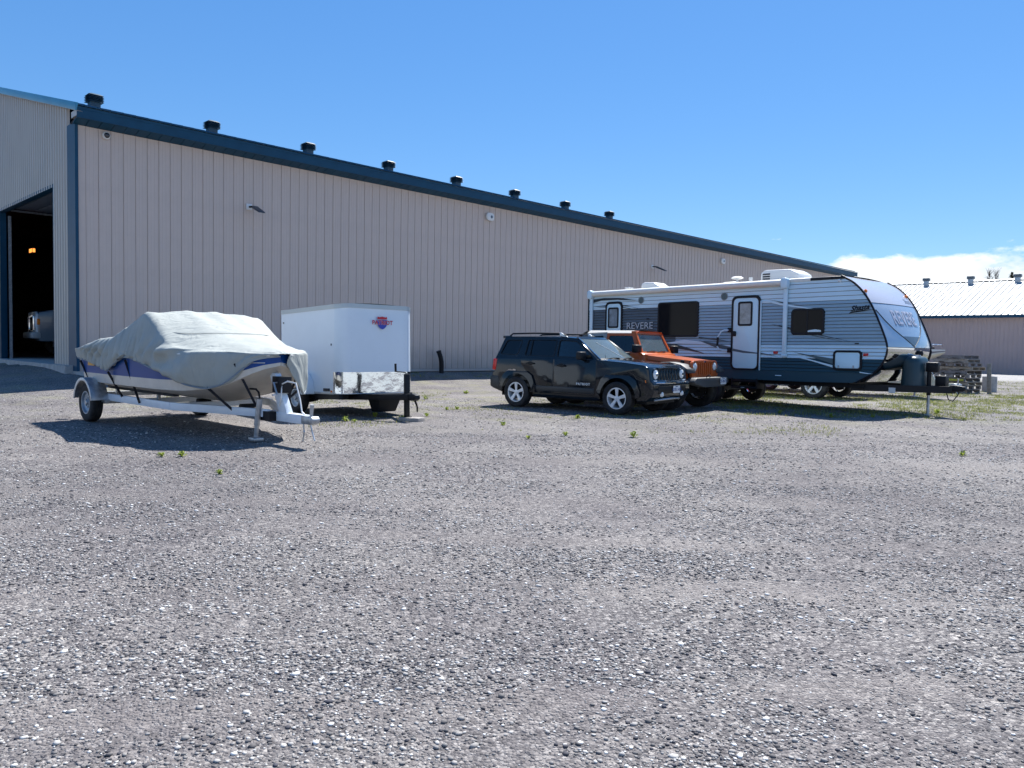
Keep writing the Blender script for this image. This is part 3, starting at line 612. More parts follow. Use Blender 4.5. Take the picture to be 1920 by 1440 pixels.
# ---------------------------------------------------------------- stack of pallets
M_wood = [mat('weathered_wood_%d' % i, c, .85, var=.28, vscale=9, bump=.4, bscale=50) for i, c in enumerate(((.30, .28, .26), (.24, .22, .21), (.36, .31, .25), (.20, .19, .19)))]
M_paint = mat('yellow_painted_board', (.50, .48, .06), .6, var=.2)
def pallet(loc, hd, wid, dep, style, mi, label, h=.135, paint=False):
    o = thing('wooden_pallet', label, 'pallet', loc, hd, group='pallets in the stack'); m = M_wood[mi]; r = random.Random(int(loc[2] * 1000))
    # stringers run along x, deck boards along y
    for y in (-dep / 2 + .02, 0, dep / 2 - .02):
        if style == 'stringer':
            notch = [(-wid / 2, .018), (-wid / 2, h - .018), (wid / 2, h - .018), (wid / 2, .018), (wid * .33, .018), (wid * .31, .055), (wid * .17, .055), (wid * .15, .018), (-wid * .15, .018), (-wid * .17, .055), (-wid * .31, .055), (-wid * .33, .018)]
            part('stringer', m, o, lambda b: b.prism(notch, fxz, y - .018, y + .018), smooth=False)
        else:
            for x in (-wid / 2 + .07, 0, wid / 2 - .07): part('block', m, o, lambda b: b.box(x - .065, x + .065, y - (.06 if y else .05), y + .06, .020, h - .040), smooth=False)
            part('stringer_board', m, o, lambda b: b.box(-wid / 2, wid / 2, y - .05, y + .05, h - .038, h - .019), smooth=False)
    for k in range(7):
        x = -wid / 2 + .05 + k * (wid - .1) / 6; part('deck_board', M_paint if paint and k < 1 else m, o, lambda b: b.box(x - .046, x + .046, -dep / 2 - .01, dep / 2 + .01, h - .018, h + r.uniform(-.002, .001)), smooth=False)
    for k in (0, 3, 6):
        x = -wid / 2 + .05 + k * (wid - .1) / 6; part('bottom_board', m, o, lambda b: b.box(x - .045, x + .045, -dep / 2 - .008, dep / 2 + .008, 0, .0175), smooth=False)
    if paint: part('painted_board', M_paint, o, lambda b: b.box(-.10, wid * .46, -dep / 2 - .030, -dep / 2 - .012, .03, .105), smooth=False)
PB = Vector((16.55, 28.5)); pz = ground_z(PB.x, PB.y)
names = ['bottom pallet', 'second pallet from the ground', 'third pallet from the ground', 'fourth pallet from the ground', 'middle pallet', 'sixth pallet from the ground', 'seventh pallet from the ground', 'third pallet from the top', 'second pallet from the top', 'top pallet']
for k in range(10):
    r = random.Random(40 + k)
    pallet((PB.x + r.uniform(-.09, .09) - (.12 if k > 7 else 0), PB.y + r.uniform(-.05, .05), pz + k * .1385), r.uniform(-4, 4) - 55, r.uniform(1.18, 1.30) if k > 2 else 1.12, 1.05, 'stringer' if k % 3 != 1 else 'block', (k * 7) % 4,
           'grey weathered wooden %s of the stack%s' % (names[k], ', with a yellow board' if k == 3 else ''), paint=k == 3)
o = thing('leaning_board', 'pale upright plank leaning on the right end of the pallet stack', 'plank', (17.42, 28.0, pz - .02), -50)
part('board', M_wood[2], o, lambda b: b.hexa([(-.07, -.02, 0), (.07, -.02, 0), (.07, .02, 0), (-.07, .02, 0), (-.13, .02, 1.12), (.01, .02, 1.12), (.01, .06, 1.12), (-.13, .06, 1.12)]), bevel=.003)
o = thing('concrete_pipe', 'short grey concrete cylinder standing right of the pallet stack', 'concrete block', (18.35, 29.5, ground_z(18.35, 29.5) - .02))
part('cylinder', M_conc, o, lambda b: b.lathe([(.23, 0), (.25, .02), (.25, .60), (.23, .62), (.15, .62), (.14, .55), (.14, .1)], fxy, 28))

# ================================================================ vehicles
def paint(name, col, rough=.28, flake=0.):
    return mat(name, col, rough, .0, coat=.35, spec=.3, var=.06, vscale=3, dirt=.04)
M_suv = paint('dark_green_black_paint', (.003, .008, .014), .12)
M_suvtrim = mat('body_trim_dark', (.018, .022, .026), .45)
M_seat = mat('grey_seat_cloth', (.10, .10, .105), .9)
M_dash = mat('dash_plastic', (.055, .058, .06), .6)
M_plate = mat('licence_plate', (.75, .77, .78), .4)
M_ink = mat('plate_ink', (.02, .06, .22), .5)
def arch_pts(cx, cz, r, zb, n=14):
    """wheel-arch cutout from its rear foot over the top to its front foot"""
    a = math.degrees(math.asin(max(-1, min(1, (zb - cz) / r)))); return [(cx + r * math.cos(R(t)), cz + r * math.sin(R(t))) for t in np.linspace(180 - a, a, n)]
def plate_part(par, M, txt, w=.305, h=.152):
    pl = MB().prism(rrect(-w / 2, w / 2, -h / 2, h / 2, .012), lambda u, v, q: tuple(M @ Vector((u, v, q))), 0, .004).build('licence_plate', M_plate, par)
    text('plate_letters', txt, M_ink, pl, .092, M @ Matrix.Translation((0, -.008, .0055)), .0012, bold=.001)
    text('plate_title', 'ONTARIO', M_ink, pl, .026, M @ Matrix.Translation((0, .056, .0055)), .001)
    return pl
def cabin_side(y_b, y_t, z_b, z_t):
    """maps (x, z, off) onto the inward-leaning side of a cabin; returns fn(side)"""
    def f(side):
        L = math.hypot(y_t - y_b, z_t - z_b); ny, nz = (z_t - z_b) / L, -(y_t - y_b) / L
        def g(x, z, off):
            k = (z - z_b) / (z_t - z_b); return (x, side * (y_b + (y_t - y_b) * k + ny * off), z + nz * off)
        return g
    return f
def inset(poly, d):
    """shrink a convex-ish outline about its centroid by about d"""
    cx = sum(p[0] for p in poly) / len(poly); cy = sum(p[1] for p in poly) / len(poly); out = []
    for x, y in poly:
        l = math.hypot(x - cx, y - cy); out.append((cx + (x - cx) * (l - d) / l, cy + (y - cy) * (l - d) / l))
    return out
def rpoly(poly, r, n=4):
    """round the corners of a polygon"""
    out = []; N = len(poly)
    for i in range(N):
        p, a, b = Vector(poly[i]), Vector(poly[i - 1]), Vector(poly[(i + 1) % N]); u = (a - p); v = (b - p); q = min(r, u.length * .45, v.length * .45)
        s, e = p + u.normalized() * q, p + v.normalized() * q
        for k in range(n + 1):
            t = k / n; out.append(tuple((1 - t) ** 2 * s + 2 * t * (1 - t) * p + t * t * e))
    return out
def seats(par, xs, y=.37, z=.62, w=.46):
    for x in xs:
        for s in (-1, 1):
            st = part('seat', M_seat, par, lambda b: (b.box(x, x + .46, s * y - w / 2, s * y + w / 2, z - .12, z), b.hexa([(x - .05, s * y - w / 2, z), (x + .08, s * y - w / 2, z), (x + .08, s * y + w / 2, z), (x - .05, s * y + w / 2, z), (x - .17, s * y - w / 2 + .03, z + .56), (x - .08, s * y - w / 2 + .03, z + .56), (x - .08, s * y + w / 2 - .03, z + .56), (x - .17, s * y + w / 2 - .03, z + .56)])), bevel=.03)
            part('headrest', M_seat, st, lambda b: b.box(x - .19, x - .10, s * y - .13, s * y + .13, z + .60, z + .79), bevel=.03)
def steering(par, c, r=.19):
    b = MB(); t = Matrix.Translation(c) @ Matrix.Rotation(R(-62), 4, 'Y')
    ring = [t @ Vector((r * math.cos(a), r * math.sin(a), 0)) for a in np.linspace(0, 2 * math.pi, 25)]
    b.tube(ring, .016, 6, cap=False); b.tube([t @ Vector((-r, 0, 0)), t @ Vector((r, 0, 0))], .014, 6); b.tube([t @ Vector((0, 0, 0)), t @ Vector((0, -r, 0))], .014, 6); b.tube([t @ Vector((0, 0, 0)), t @ Vector((0, 0, -.3))], .03, 8)
    b.build('steering_wheel', M_dash, par)

def build_suv():
    o = thing('parked_suv', 'black boxy sport utility vehicle parked in front of the orange one', 'car', (.625, 18.10, ground_z(.625, 18.10, False)), -38.3)
    WB, RT = 2.635, .345; HW = .815
    body = [(-.70, .40), (-.46, .33)] + arch_pts(0, RT, .43, .30) + [(.46, .27), (2.16, .27)] + arch_pts(WB, RT, .43, .30) + [(3.10, .30), (3.30, .31), (3.42, .40), (3.455, .50), (3.455, .66), (3.43, .70), (3.375, .74), (3.345, .95), (3.31, 1.005), (3.20, 1.045), (2.75, 1.09), (2.16, 1.125), (2.10, 1.135),
            (-.66, 1.10), (-.69, .80), (-.735, .78), (-.755, .70), (-.755, .50)]
    part('body', M_suv, o, lambda b: b.prism(body, fxz, -HW, HW), bevel=.045, seg=3)
    part('underbody', M_black, o, lambda b: b.box(-.6, 3.2, -.62, .62, .24, .50))
    for x in (0, WB):
        for s in (-1, 1): part('wheel_well', M_black, o, lambda b: b.lathe([(.44, s * .50), (.44, s * (HW - .02))], lambda u, v, w: (x + u, w, RT + v), 20, R(-8), R(188)))
    # bonnet panel with raised centre
    part('bonnet', M_suv, o, lambda b: b.hexa([(2.18, -.70, 1.115), (3.27, -.66, 1.015), (3.27, .66, 1.015), (2.18, .70, 1.115), (2.18, -.60, 1.150), (3.19, -.54, 1.066), (3.19, .54, 1.066), (2.18, .60, 1.150)]), bevel=.02, seg=3)
    # cabin
    cs = cabin_side(.80, .645, 1.10, 1.60)
    A0, A1 = (2.13, 1.12), (1.50, 1.575); Bk0, Bk1 = (-.67, 1.09), (-.47, 1.60)
    outer = [Bk0, A0, A1, (1.20, 1.60), Bk1]
    wq = rpoly([(-.55, 1.20), (-.04, 1.19), (.03, 1.525), (-.42, 1.525)], .06)
    wr = rpoly([(.17, 1.185), (.98, 1.175), (.98, 1.535), (.20, 1.53)], .04)
    wf = rpoly([(1.06, 1.175), (1.99, 1.165), (1.50, 1.515), (1.06, 1.535)], .05)
    for s in (-1, 1):
        part('cabin_side', M_suv, o, lambda b: b.plate(outer, [wq, wr, wf], cs(s), -.035, 0), bevel=0)
        for nm, wp, g in (('quarter_window', wq, G_tint), ('rear_door_window', wr, G_tint), ('front_door_window', wf, G_side)):
            w = part(nm, g, o, lambda b: b.plate(wp, [], cs(s), -.018, -.014))
            part('window_seal', M_black, w, lambda b: b.plate(inset(wp, -.012), [inset(wp, .010)], cs(s), -.010, .003))
        part('window_divider', M_black, o, lambda b: b.plate([(.30, 1.19), (.325, 1.19), (.325, 1.53), (.30, 1.53)], [], cs(s), -.012, .001))
        # door skins standing a little proud, with shut lines between them
        rd = [(.50, .36), (.995, .36), (.995, 1.115), (.09, 1.12), (.10, .98), (.30, .78)]
        fd = [(1.005, .36), (2.06, .36), (2.10, .60), (2.10, 1.115), (1.005, 1.115)]
        for nm, poly, hx, hz in (('rear_door', rd, .36, 1.005), ('front_door', fd, 1.21, .985)):
            d = part(nm, M_suv, o, lambda b: b.prism(rpoly(poly, .04), lambda u, v, w: (u, s * (HW + w - .10 * max(0, v - 1.0) ** 1.0 * .6), v), -.01, .007), bevel=.004)
            hd_ = part('door_handle', M_black, d, lambda b: b.prism(rrect(-.105, .105, -.018, .018, .017), lambda u, v, w: (hx + u, s * (HW + w), hz + v), .02, .045), bevel=.006)
            part('handle_cup', M_black, d, lambda b: b.prism([(.075 * math.cos(t), .042 * math.sin(t)) for t in np.linspace(0, 6.283, 15)[:-1]], lambda u, v, w: (hx + u, s * (HW + w), hz + v), .006, .010))
        part('side_moulding', M_suvtrim, o, lambda b: b.box(.52, 2.06, s * HW - .02, s * HW + .02, .40, .52) , bevel=.012)
        # trapezoid wheel-arch flares
        for cx, nm in ((0, 'arch_flare'), (WB, 'arch_flare')):
            ao = [(cx - .51, .36), (cx - .50, .50), (cx - .40, .735), (cx - .28, .822), (cx + .28, .822), (cx + .42, .735), (cx + .52, .50), (cx + .53, .36)]
            ai = [(cx + .42, .36)] + [(cx + .425 * math.cos(R(t)), RT + .425 * math.sin(R(t))) for t in np.linspace(2, 178, 16)] + [(cx - .42, .36)]
            if cx: ao = [(cx - .52, .36)] + ao[1:-1] + [(cx + .52, .40)]
            part(nm, M_suv, o, lambda b: b.prism(ao + ai, lambda u, v, w: (u, s * (HW + w), v), -.02, .036), bevel=.014, seg=2)
        part('side_mirror', M_black, o, lambda b: (b.box(1.72, 1.86, s * .93 - .11, s * .93 + .11, 1.12, 1.29), b.box(1.78, 1.86, s * .86 - .08, s * .86 + .05, 1.10, 1.16)), bevel=.03)
        rl = part('roof_rail', M_black, o, lambda b: b.tube([(-.42, s * .56, 1.625), (-.34, s * .57, 1.672), (.3, s * .58, 1.685), (1.00, s * .575, 1.680), (1.16, s * .565, 1.625)], .019, 8))
        part('rail_foot', M_silver, rl, lambda b: b.hexa([(1.00, s * .575 - .02, 1.62), (1.20, s * .56 - .02, 1.605), (1.20, s * .56 + .02, 1.605), (1.00, s * .575 + .02, 1.62), (.98, s * .575 - .018, 1.70), (1.02, s * .575 - .018, 1.70), (1.02, s * .575 + .018, 1.70), (.98, s * .575 + .018, 1.70)]), bevel=.006)
        part('tail_light', M_red, o, lambda b: b.prism([(-.745, .83), (-.64, .83), (-.60, 1.09), (-.715, 1.09)], lambda u, v, w: (u, s * w, v), .62, .823), bevel=.015)
        # front lamps
        hl = part('headlight', M_lens, o, lambda b: b.lathe([(.0, .055), (.06, .050), (.095, .030), (.105, .0), (.105, -.05)], lambda u, v, w: (3.345 + w - .05 * abs(u) * 0, s * .585 + u, .858 + v), 24))
        part('lamp_ring', M_suv, hl, lambda b: b.lathe([(.104, .02), (.122, .028), (.134, -.01), (.134, -.05)], lambda u, v, w: (3.345 + w, s * .585 + u, .858 + v), 24))
        part('lamp_bulb', M_chrome, hl, lambda b: b.lathe([(.0, .060), (.035, .058), (.04, .045)], lambda u, v, w: (3.345 + w, s * .585 + u, .858 + v), 14))
        part('turn_signal', M_amber, o, lambda b: b.hexa([(3.27, s * .825, .69), (3.375, s * .76, .69), (3.375, s * .70, .69), (3.25, s * .70, .69), (3.25, s * .828, .745), (3.355, s * .765, .745), (3.355, s * .70, .745), (3.25, s * .70, .745)]), bevel=.008)
        part('side_lamp', M_lens, o, lambda b: b.box(3.37, 3.405, s * .70 if s > 0 else -.70 - 0, s * .58 if s > 0 else -.58, .695, .742) if s < 0 else b.box(3.37, 3.405, .58, .70, .695, .742), bevel=.006)
        part('fog_light', M_lens, o, lambda b: b.lathe([(.0, .02), (.04, .016), (.052, 0), (.058, -.02)], lambda u, v, w: (3.46 + w, s * .45 + u, .455 + v), 16))
        wheel(o, 0, s * .775, s, RT, .215, .220); wheel(o, WB, s * .775, s, RT, .215, .220)
    part('roof', M_suv, o, lambda b: b.grid([[(x, y, 1.615 + .018 * (1 - (y / .65) ** 2) - .022 * max(0, x - .9) ** 2 - .01 * max(0, -.2 - x)) if abs(y) < .64 else (x, y, 1.585 - .022 * max(0, x - .9) ** 2) for y in np.linspace(-.655, .655, 13)] for x in np.linspace(-.52, 1.46, 12)]))
    # windscreen with pillars
    def ws(u, v, off):   # u across -1..1, v 0 bottom..1 top
        y = u * (.735 + (.60 - .735) * v); x = 2.14 + (1.47 - 2.14) * v + .07 * (1 - u * u) ; z = 1.13 + (1.59 - 1.13) * v; return (x + off * .57, y, z + off * .82)
    us = np.linspace(-1, 1, 13)
    part('windscreen', G_clear, o, lambda b: b.grid([[ws(u, v, .002) for u in us] for v in (.03, .5, .97)]))
    for s in (-1, 1): part('pillar', M_suv, o, lambda b: b.hexa([ws(s * .93, -.03, -.02), ws(s * 1.10, -.03, -.02), ws(s * 1.07, 1.0, -.02), ws(s * .92, 1.0, -.02), ws(s * .93, -.03, .006), ws(s * 1.10, -.03, -.01), ws(s * 1.07, 1.0, -.01), ws(s * .92, 1.0, .006)]), bevel=.006)
    part('windscreen_header', M_suv, o, lambda b: b.grid([[ws(u, v, .006) for u in us] for v in (.94, 1.04)]))
    part('pillar_trim', M_chrome, o, lambda b: b.tube([ws(-.985, .0, .012), ws(-.985, .97, .012)], .009, 6))
    part('cowl', M_black, o, lambda b: b.grid([[ws(u, v, .010) for u in us] for v in (-.10, .05)]))
    for s, a in ((-1, -.75), (1, .1)): part('wiper', M_black, o, lambda b: b.tube([ws(a, -.02, .03), ws(a + .35, .03, .03), ws(a + .72, .045, .02)], .010, 5))
    part('wiper_glint', M_silver, o, lambda b: b.tube([ws(-.30, .78, .012), ws(.25, .12, .012)], .005, 4))
    part('antenna', M_black, o, lambda b: b.tube([(2.30, -.74, 1.09), (2.26, -.745, 1.24)], .004, 5))
    part('tailgate_glass', G_tint, o, lambda b: b.hexa([(-.668, -.62, 1.13), (-.668, .62, 1.13), (-.505, .54, 1.56), (-.505, -.54, 1.56), (-.662, -.62, 1.13), (-.662, .62, 1.13), (-.499, .54, 1.56), (-.499, -.54, 1.56)]))
    part('tailgate_frame', M_suv, o, lambda b: (b.hexa([(-.67, -.80, 1.09), (-.60, -.80, 1.09), (-.44, -.65, 1.60), (-.50, -.65, 1.60), (-.67, -.62, 1.09), (-.60, -.62, 1.09), (-.44, -.54, 1.60), (-.50, -.54, 1.60)]), b.hexa([(-.67, .62, 1.09), (-.60, .62, 1.09), (-.44, .54, 1.60), (-.50, .54, 1.60), (-.67, .80, 1.09), (-.60, .80, 1.09), (-.44, .65, 1.60), (-.50, .65, 1.60)]), b.box(-.60, -.40, -.62, .62, 1.565, 1.625)), bevel=.015)
    part('rear_bumper', M_suvtrim, o, lambda b: b.prism([(-.80, .45), (-.80, .62), (-.76, .70), (-.55, .70), (-.50, .40), (-.70, .40)], fxz, -.83, .83), bevel=.03)
    # grille: seven slots between body-colour bars
    gy = lambda k: -.435 + k * .87 / 7
    part('grille_opening', M_black, o, lambda b: b.prism(rrect(-.445, .445, .735, .965, .03), fyz, 3.32, 3.349))
    for k in range(8): part('grille_bar', M_suv, o, lambda b: b.hexa([(3.345, gy(k) - .028, .73), (3.385, gy(k) - .020, .73), (3.385, gy(k) + .020, .73), (3.345, gy(k) + .028, .73), (3.32, gy(k) - .028, .97), (3.36, gy(k) - .020, .97), (3.36, gy(k) + .020, .97), (3.32, gy(k) + .028, .97)]), bevel=.008)
    part('grille_surround', M_suv, o, lambda b: b.box(3.30, 3.365, -.47, .47, .962, 1.0), bevel=.012)
    part('chrome_strip', M_chrome, o, lambda b: b.tube([(3.33, -.80, .700), (3.43, -.66, .690), (3.475, -.3, .685), (3.48, 0, .684), (3.475, .3, .685), (3.43, .66, .690), (3.33, .80, .700)], .016, 8))
    part('lower_grille', M_black, o, lambda b: b.box(3.43, 3.462, -.62, .62, .47, .62), bevel=.01)
    part('skid_trim', M_galv, o, lambda b: b.tube([(3.33, -.55, .325), (3.44, -.35, .35), (3.46, 0, .36), (3.44, .35, .35), (3.33, .55, .325)], .02, 6))
    plate_part(o, basis((3.478, .15, .545), (0, 1, 0), (0, 0, 1)), 'BXKA 418')
    text('door_badge', 'PATRIOT', M_plate, o, .068, basis((1.78, -HW - .0095, .60), (1, 0, 0), (0, 0, 1)), .003, bold=.002, space=1.35)
    seats(o, (.15, 1.05), z=.72); steering(o, (1.52, .37, 1.06))
    part('dashboard', M_dash, o, lambda b: b.hexa([(1.62, -.70, .7), (2.05, -.70, .7), (2.05, .70, .7), (1.62, .70, .7), (1.66, -.70, 1.10), (2.08, -.70, 1.115), (2.08, .70, 1.115), (1.66, .70, 1.10)]), bevel=.03)
    part('cabin_floor', M_black, o, lambda b: b.box(-.55, 2.0, -.70, .70, .52, .58))
    part('rear_view_mirror', M_black, o, lambda b: b.box(1.60, 1.63, -.12, .12, 1.46, 1.53), bevel=.01)
    # scraped, rusty spot over the rear arch
    part('rust_patch', mat('rust_bare_metal', (.55, .42, .33), .8, var=.4, vscale=30), o, lambda b: b.prism([(-.35, .775), (-.30, .83), (-.22, .860), (-.15, .846), (-.11, .868), (-.05, .858), (-.04, .826), (-.28, .826), (-.33, .79)], lambda u, v, w: (u, -HW + w, v), -.012, -.004))
    return o
build_suv()

def build_wrangler():
    M_or = paint('burnt_orange_paint', (.52, .105, .018), .3); M_fl = mat('black_flare_plastic', (.05, .055, .06), .55, dirt=.15)
    M_top = mat('grey_soft_top', (.34, .34, .33), .7)
    o = thing('parked_off_roader', 'orange open-country four-wheel drive with seven-slot grille, between black car and camper', 'car', (4.05, 18.05, ground_z(4.05, 18.05, False)), -38.6); o.scale = (1.04, 1.04, 1.02)
    RT = .40; WB = 2.42; HW = .70
    # x from the FRONT axle
    tub = [(-3.05, .60), (-2.90, .52)] + [(-1.9, .52), (-.62, .52), (-.62, .62), (-.60, 1.23), (-.72, 1.27), (-3.02, 1.20)]
    part('body', M_or, o, lambda b: b.prism(tub, fxz, -.76, .76), bevel=.03)
    part('engine_bay', M_or, o, lambda b: b.hexa([(-.62, -.62, .70), (.40, -.47, .70), (.40, .47, .70), (-.62, .62, .70), (-.62, -.60, 1.14), (.42, -.46, 1.05), (.42, .46, 1.05), (-.62, .60, 1.14)]), bevel=.02)
    def hood(b):
        rows = []
        for x in np.linspace(-.64, .46, 8):
            k = (x + .64) / 1.10; w = .68 + (.54 - .68) * k; z = 1.205 + (1.10 - 1.205) * k
            rows.append([(x, u * w, z + .020 * (1 - abs(u) ** 4) - (.09 if abs(u) > .99 else 0)) for u in (-1, -.97, -.85, -.5, 0, .5, .85, .97, 1)])
        b.grid(rows)
    part('bonnet', M_or, o, hood)
    g = part('grille', M_or, o, lambda b: b.plate(rpoly([(-.66, .72), (.66, .72), (.66, 1.04), (.58, 1.11), (-.58, 1.11), (-.66, 1.04)], .05), [rrect(-.345 + k * .1, -.345 + k * .1 + .055, .79, 1.06, .025) for k in range(7)] + [[(s * .50 + .098 * math.cos(t), .975 + .098 * math.sin(t)) for t in np.linspace(0, 6.283, 21)[:-1]] for s in (-1, 1)], lambda u, v, w: (w - .04 * (v - .72), u, v), .44, .50), bevel=.004)
    part('radiator', M_black, o, lambda b: b.box(.40, .435, -.60, .60, .74, 1.10))
    text('bonnet_badge', 'JEEP', M_chrome, o, .05, basis((.4895, 0, 1.085), (0, 1, 0), (0, 0, 1)), .003, bold=.002)
    for s in (-1, 1):
        hl = part('headlight', M_lens, o, lambda b: b.lathe([(.0, .04), (.06, .034), (.09, .015), (.097, -.03)], lambda u, v, w: (.485 + w - .012, s * .50 + u, .975 + v), 22))
        part('lamp_ring', M_chrome, hl, lambda b: b.lathe([(.090, .016), (.099, .012), (.099, -.03)], lambda u, v, w: (.488 + w - .012, s * .50 + u, .975 + v), 22))
        # wide flat front fender
        fl = [(-.56, .74, ), (-.50, .98), (-.36, 1.055), (.10, 1.075), (.36, 1.03), (.52, .93), (.54, .84), (.50, .83), (.44, .92), (.30, .985), (-.02, 1.01), (-.34, .98), (-.46, .90), (-.52, .72)]
        part('front_fender', M_fl, o, lambda b: b.prism(fl, lambda u, v, w: (u, s * w, v), .56, .93), bevel=.025, seg=2)
        part('turn_signal', M_amber, o, lambda b: b.lathe([(0, .014), (.035, .010), (.04, 0)], lambda u, v, w: (.512 + w, s * .80 + u, .88 + v), 14))
        part('inner_fender', M_black, o, lambda b: b.box(-.5, .38, s * .45 - .03, s * .45 + .03, .5, .98))
        part('bonnet_latch', M_black, o, lambda b: b.box(.18, .26, s * .56 - .03, s * .56 + .03, 1.03, 1.12), bevel=.01)
        part('side_mirror', M_black, o, lambda b: b.box(-.80, -.66, s * .90 - .12, s * .90 + .12, 1.26, 1.44), bevel=.03)
        part('door', M_or, o, lambda b: b.prism([(-1.65, .58), (-.80, .58), (-.72, .75), (-.72, 1.24), (-1.65, 1.24)], lambda u, v, w: (u, s * w, v), .75, .775), bevel=.01)
        cs = cabin_side(.755, .63, 1.24, 1.725)
        part('door_frame', M_or, o, lambda b: b.plate([(-1.66, 1.24), (-.74, 1.24), (-.94, 1.71), (-1.66, 1.71)], [rpoly([(-1.60, 1.28), (-.83, 1.28), (-.99, 1.65), (-1.60, 1.65)], .04)], cs(s), -.03, .006))
        part('door_window', G_side, o, lambda b: b.plate(rpoly([(-1.60, 1.28), (-.83, 1.28), (-.99, 1.65), (-1.60, 1.65)], .04), [], cs(s), -.016, -.012))
        part('top_side', M_top, o, lambda b: b.plate([(-3.0, 1.20), (-1.67, 1.22), (-1.67, 1.73), (-2.20, 1.71), (-2.98, 1.30)], [rpoly([(-2.70, 1.34), (-1.75, 1.34), (-1.75, 1.65), (-2.18, 1.62)], .05)], cs(s), -.03, .0))
        part('rear_window', G_tint, o, lambda b: b.plate(rpoly([(-2.70, 1.34), (-1.75, 1.34), (-1.75, 1.65), (-2.18, 1.62)], .05), [], cs(s), -.016, -.012))
        part('rear_flare', M_fl, o, lambda b: b.prism([(-2.95, .70), (-2.85, .98), (-2.1, 1.0), (-1.95, .72), (-2.02, .72), (-2.15, .93), (-2.80, .92), (-2.88, .70)], lambda u, v, w: (u, s * w, v), .74, .93), bevel=.02)
        wheel(o, 0, s * .79, s, RT, .26, .225); wheel(o, -WB, s * .79, s, RT, .26, .225)
    # windscreen frame, nearly upright
    def ws(u, v, w): k = v; return (-.72 - .24 * k + w, u * (.72 - .10 * k), 1.24 + .505 * k)
    part('windscreen_frame', M_or, o, lambda b: b.plate([(-1, 0), (1, 0), (1, 1), (-1, 1)], [rpoly([(-.90, .10), (.90, .10), (.90, .90), (-.90, .90)], .06)], ws, -.03, .03), bevel=0)
    part('windscreen', G_clear, o, lambda b: b.plate([(-.91, .09), (.91, .09), (.91, .91), (-.91, .91)], [], ws, -.004, .004))
    for a in (-.7, .0): part('wiper', M_black, o, lambda b: b.tube([ws(a, .08, .05), ws(a + .3, .12, .05), ws(a + .6, .13, .04)], .010, 5))
    part('front_roof_panel', M_or, o, lambda b: b.grid([[(x, y, 1.76 + .015 * (1 - (y / .63) ** 2) - (.05 if abs(y) > .625 else 0)) for y in np.linspace(-.635, .635, 11)] for x in (-1.0, -.93, -.90)]) and None)
    part('soft_top', M_top, o, lambda b: (b.grid([[(x, y, 1.765 + .02 * (1 - (y / .64) ** 2) - (.06 if abs(y) > .63 else 0)) for y in np.linspace(-.645, .645, 11)] for x in (-2.22, -1.6, -1.02)]), b.grid([[(-2.22, -.63, 1.765), (-2.22, 0, 1.785), (-2.22, .63, 1.765)], [(-3.0, -.74, 1.32), (-3.0, 0, 1.34), (-3.0, .74, 1.32)]])) and None)
    part('header', M_or, o, lambda b: b.box(-1.04, -.92, -.625, .625, 1.70, 1.762), bevel=.015)
    part('front_bumper', M_fl, o, lambda b: b.prism([(-.86, .60), (-.90, .66), (-.80, .74), (.80, .74), (.90, .66), (.86, .60), (.50, .53), (-.50, .53)], lambda u, v, w: (w - .16 * max(0, abs(u) - .5), u, v), .52, .74), bevel=.03)
    part('tow_hook', M_black, o, lambda b: b.tube([(.66, -.30, .75), (.72, -.30, .80), (.76, -.30, .77), (.74, -.30, .74)], .013, 6))
    part('bumper_end', M_fl, o, lambda b: b.box(.40, .56, .72, .93, .60, .73), bevel=.03)
    part('frame', M_black, o, lambda b: (b.box(-2.9, .52, -.42, -.32, .48, .60), b.box(-2.9, .52, .32, .42, .48, .60), b.box(-.06, .06, -.7, .7, .34, .46), b.box(-WB - .06, -WB + .06, -.7, .7, .34, .46)))
    plate_part(o, basis((.745, .42, .655), (0, 1, 0), (0, 0, 1)), 'CF-3N 71')
    seats(o, (-1.55, ), z=.90); steering(o, (-1.05, .36, 1.22))
    part('dashboard', M_dash, o, lambda b: b.box(-1.0, -.70, -.68, .68, 1.0, 1.245), bevel=.03)
    part('rear_view_mirror', M_black, o, lambda b: b.box(-.99, -.965, -.10, .10, 1.62, 1.69), bevel=.01)
    part('roll_bar', M_black, o, lambda b: (b.tube([(-1.75, -.60, 1.2), (-1.75, -.56, 1.66), (-1.75, .56, 1.66), (-1.75, .60, 1.2)], .035, 8)))
    part('spare_wheel_carrier', M_black, o, lambda b: b.box(-3.12, -3.0, -.3, .3, .75, 1.1))
build_wrangler()

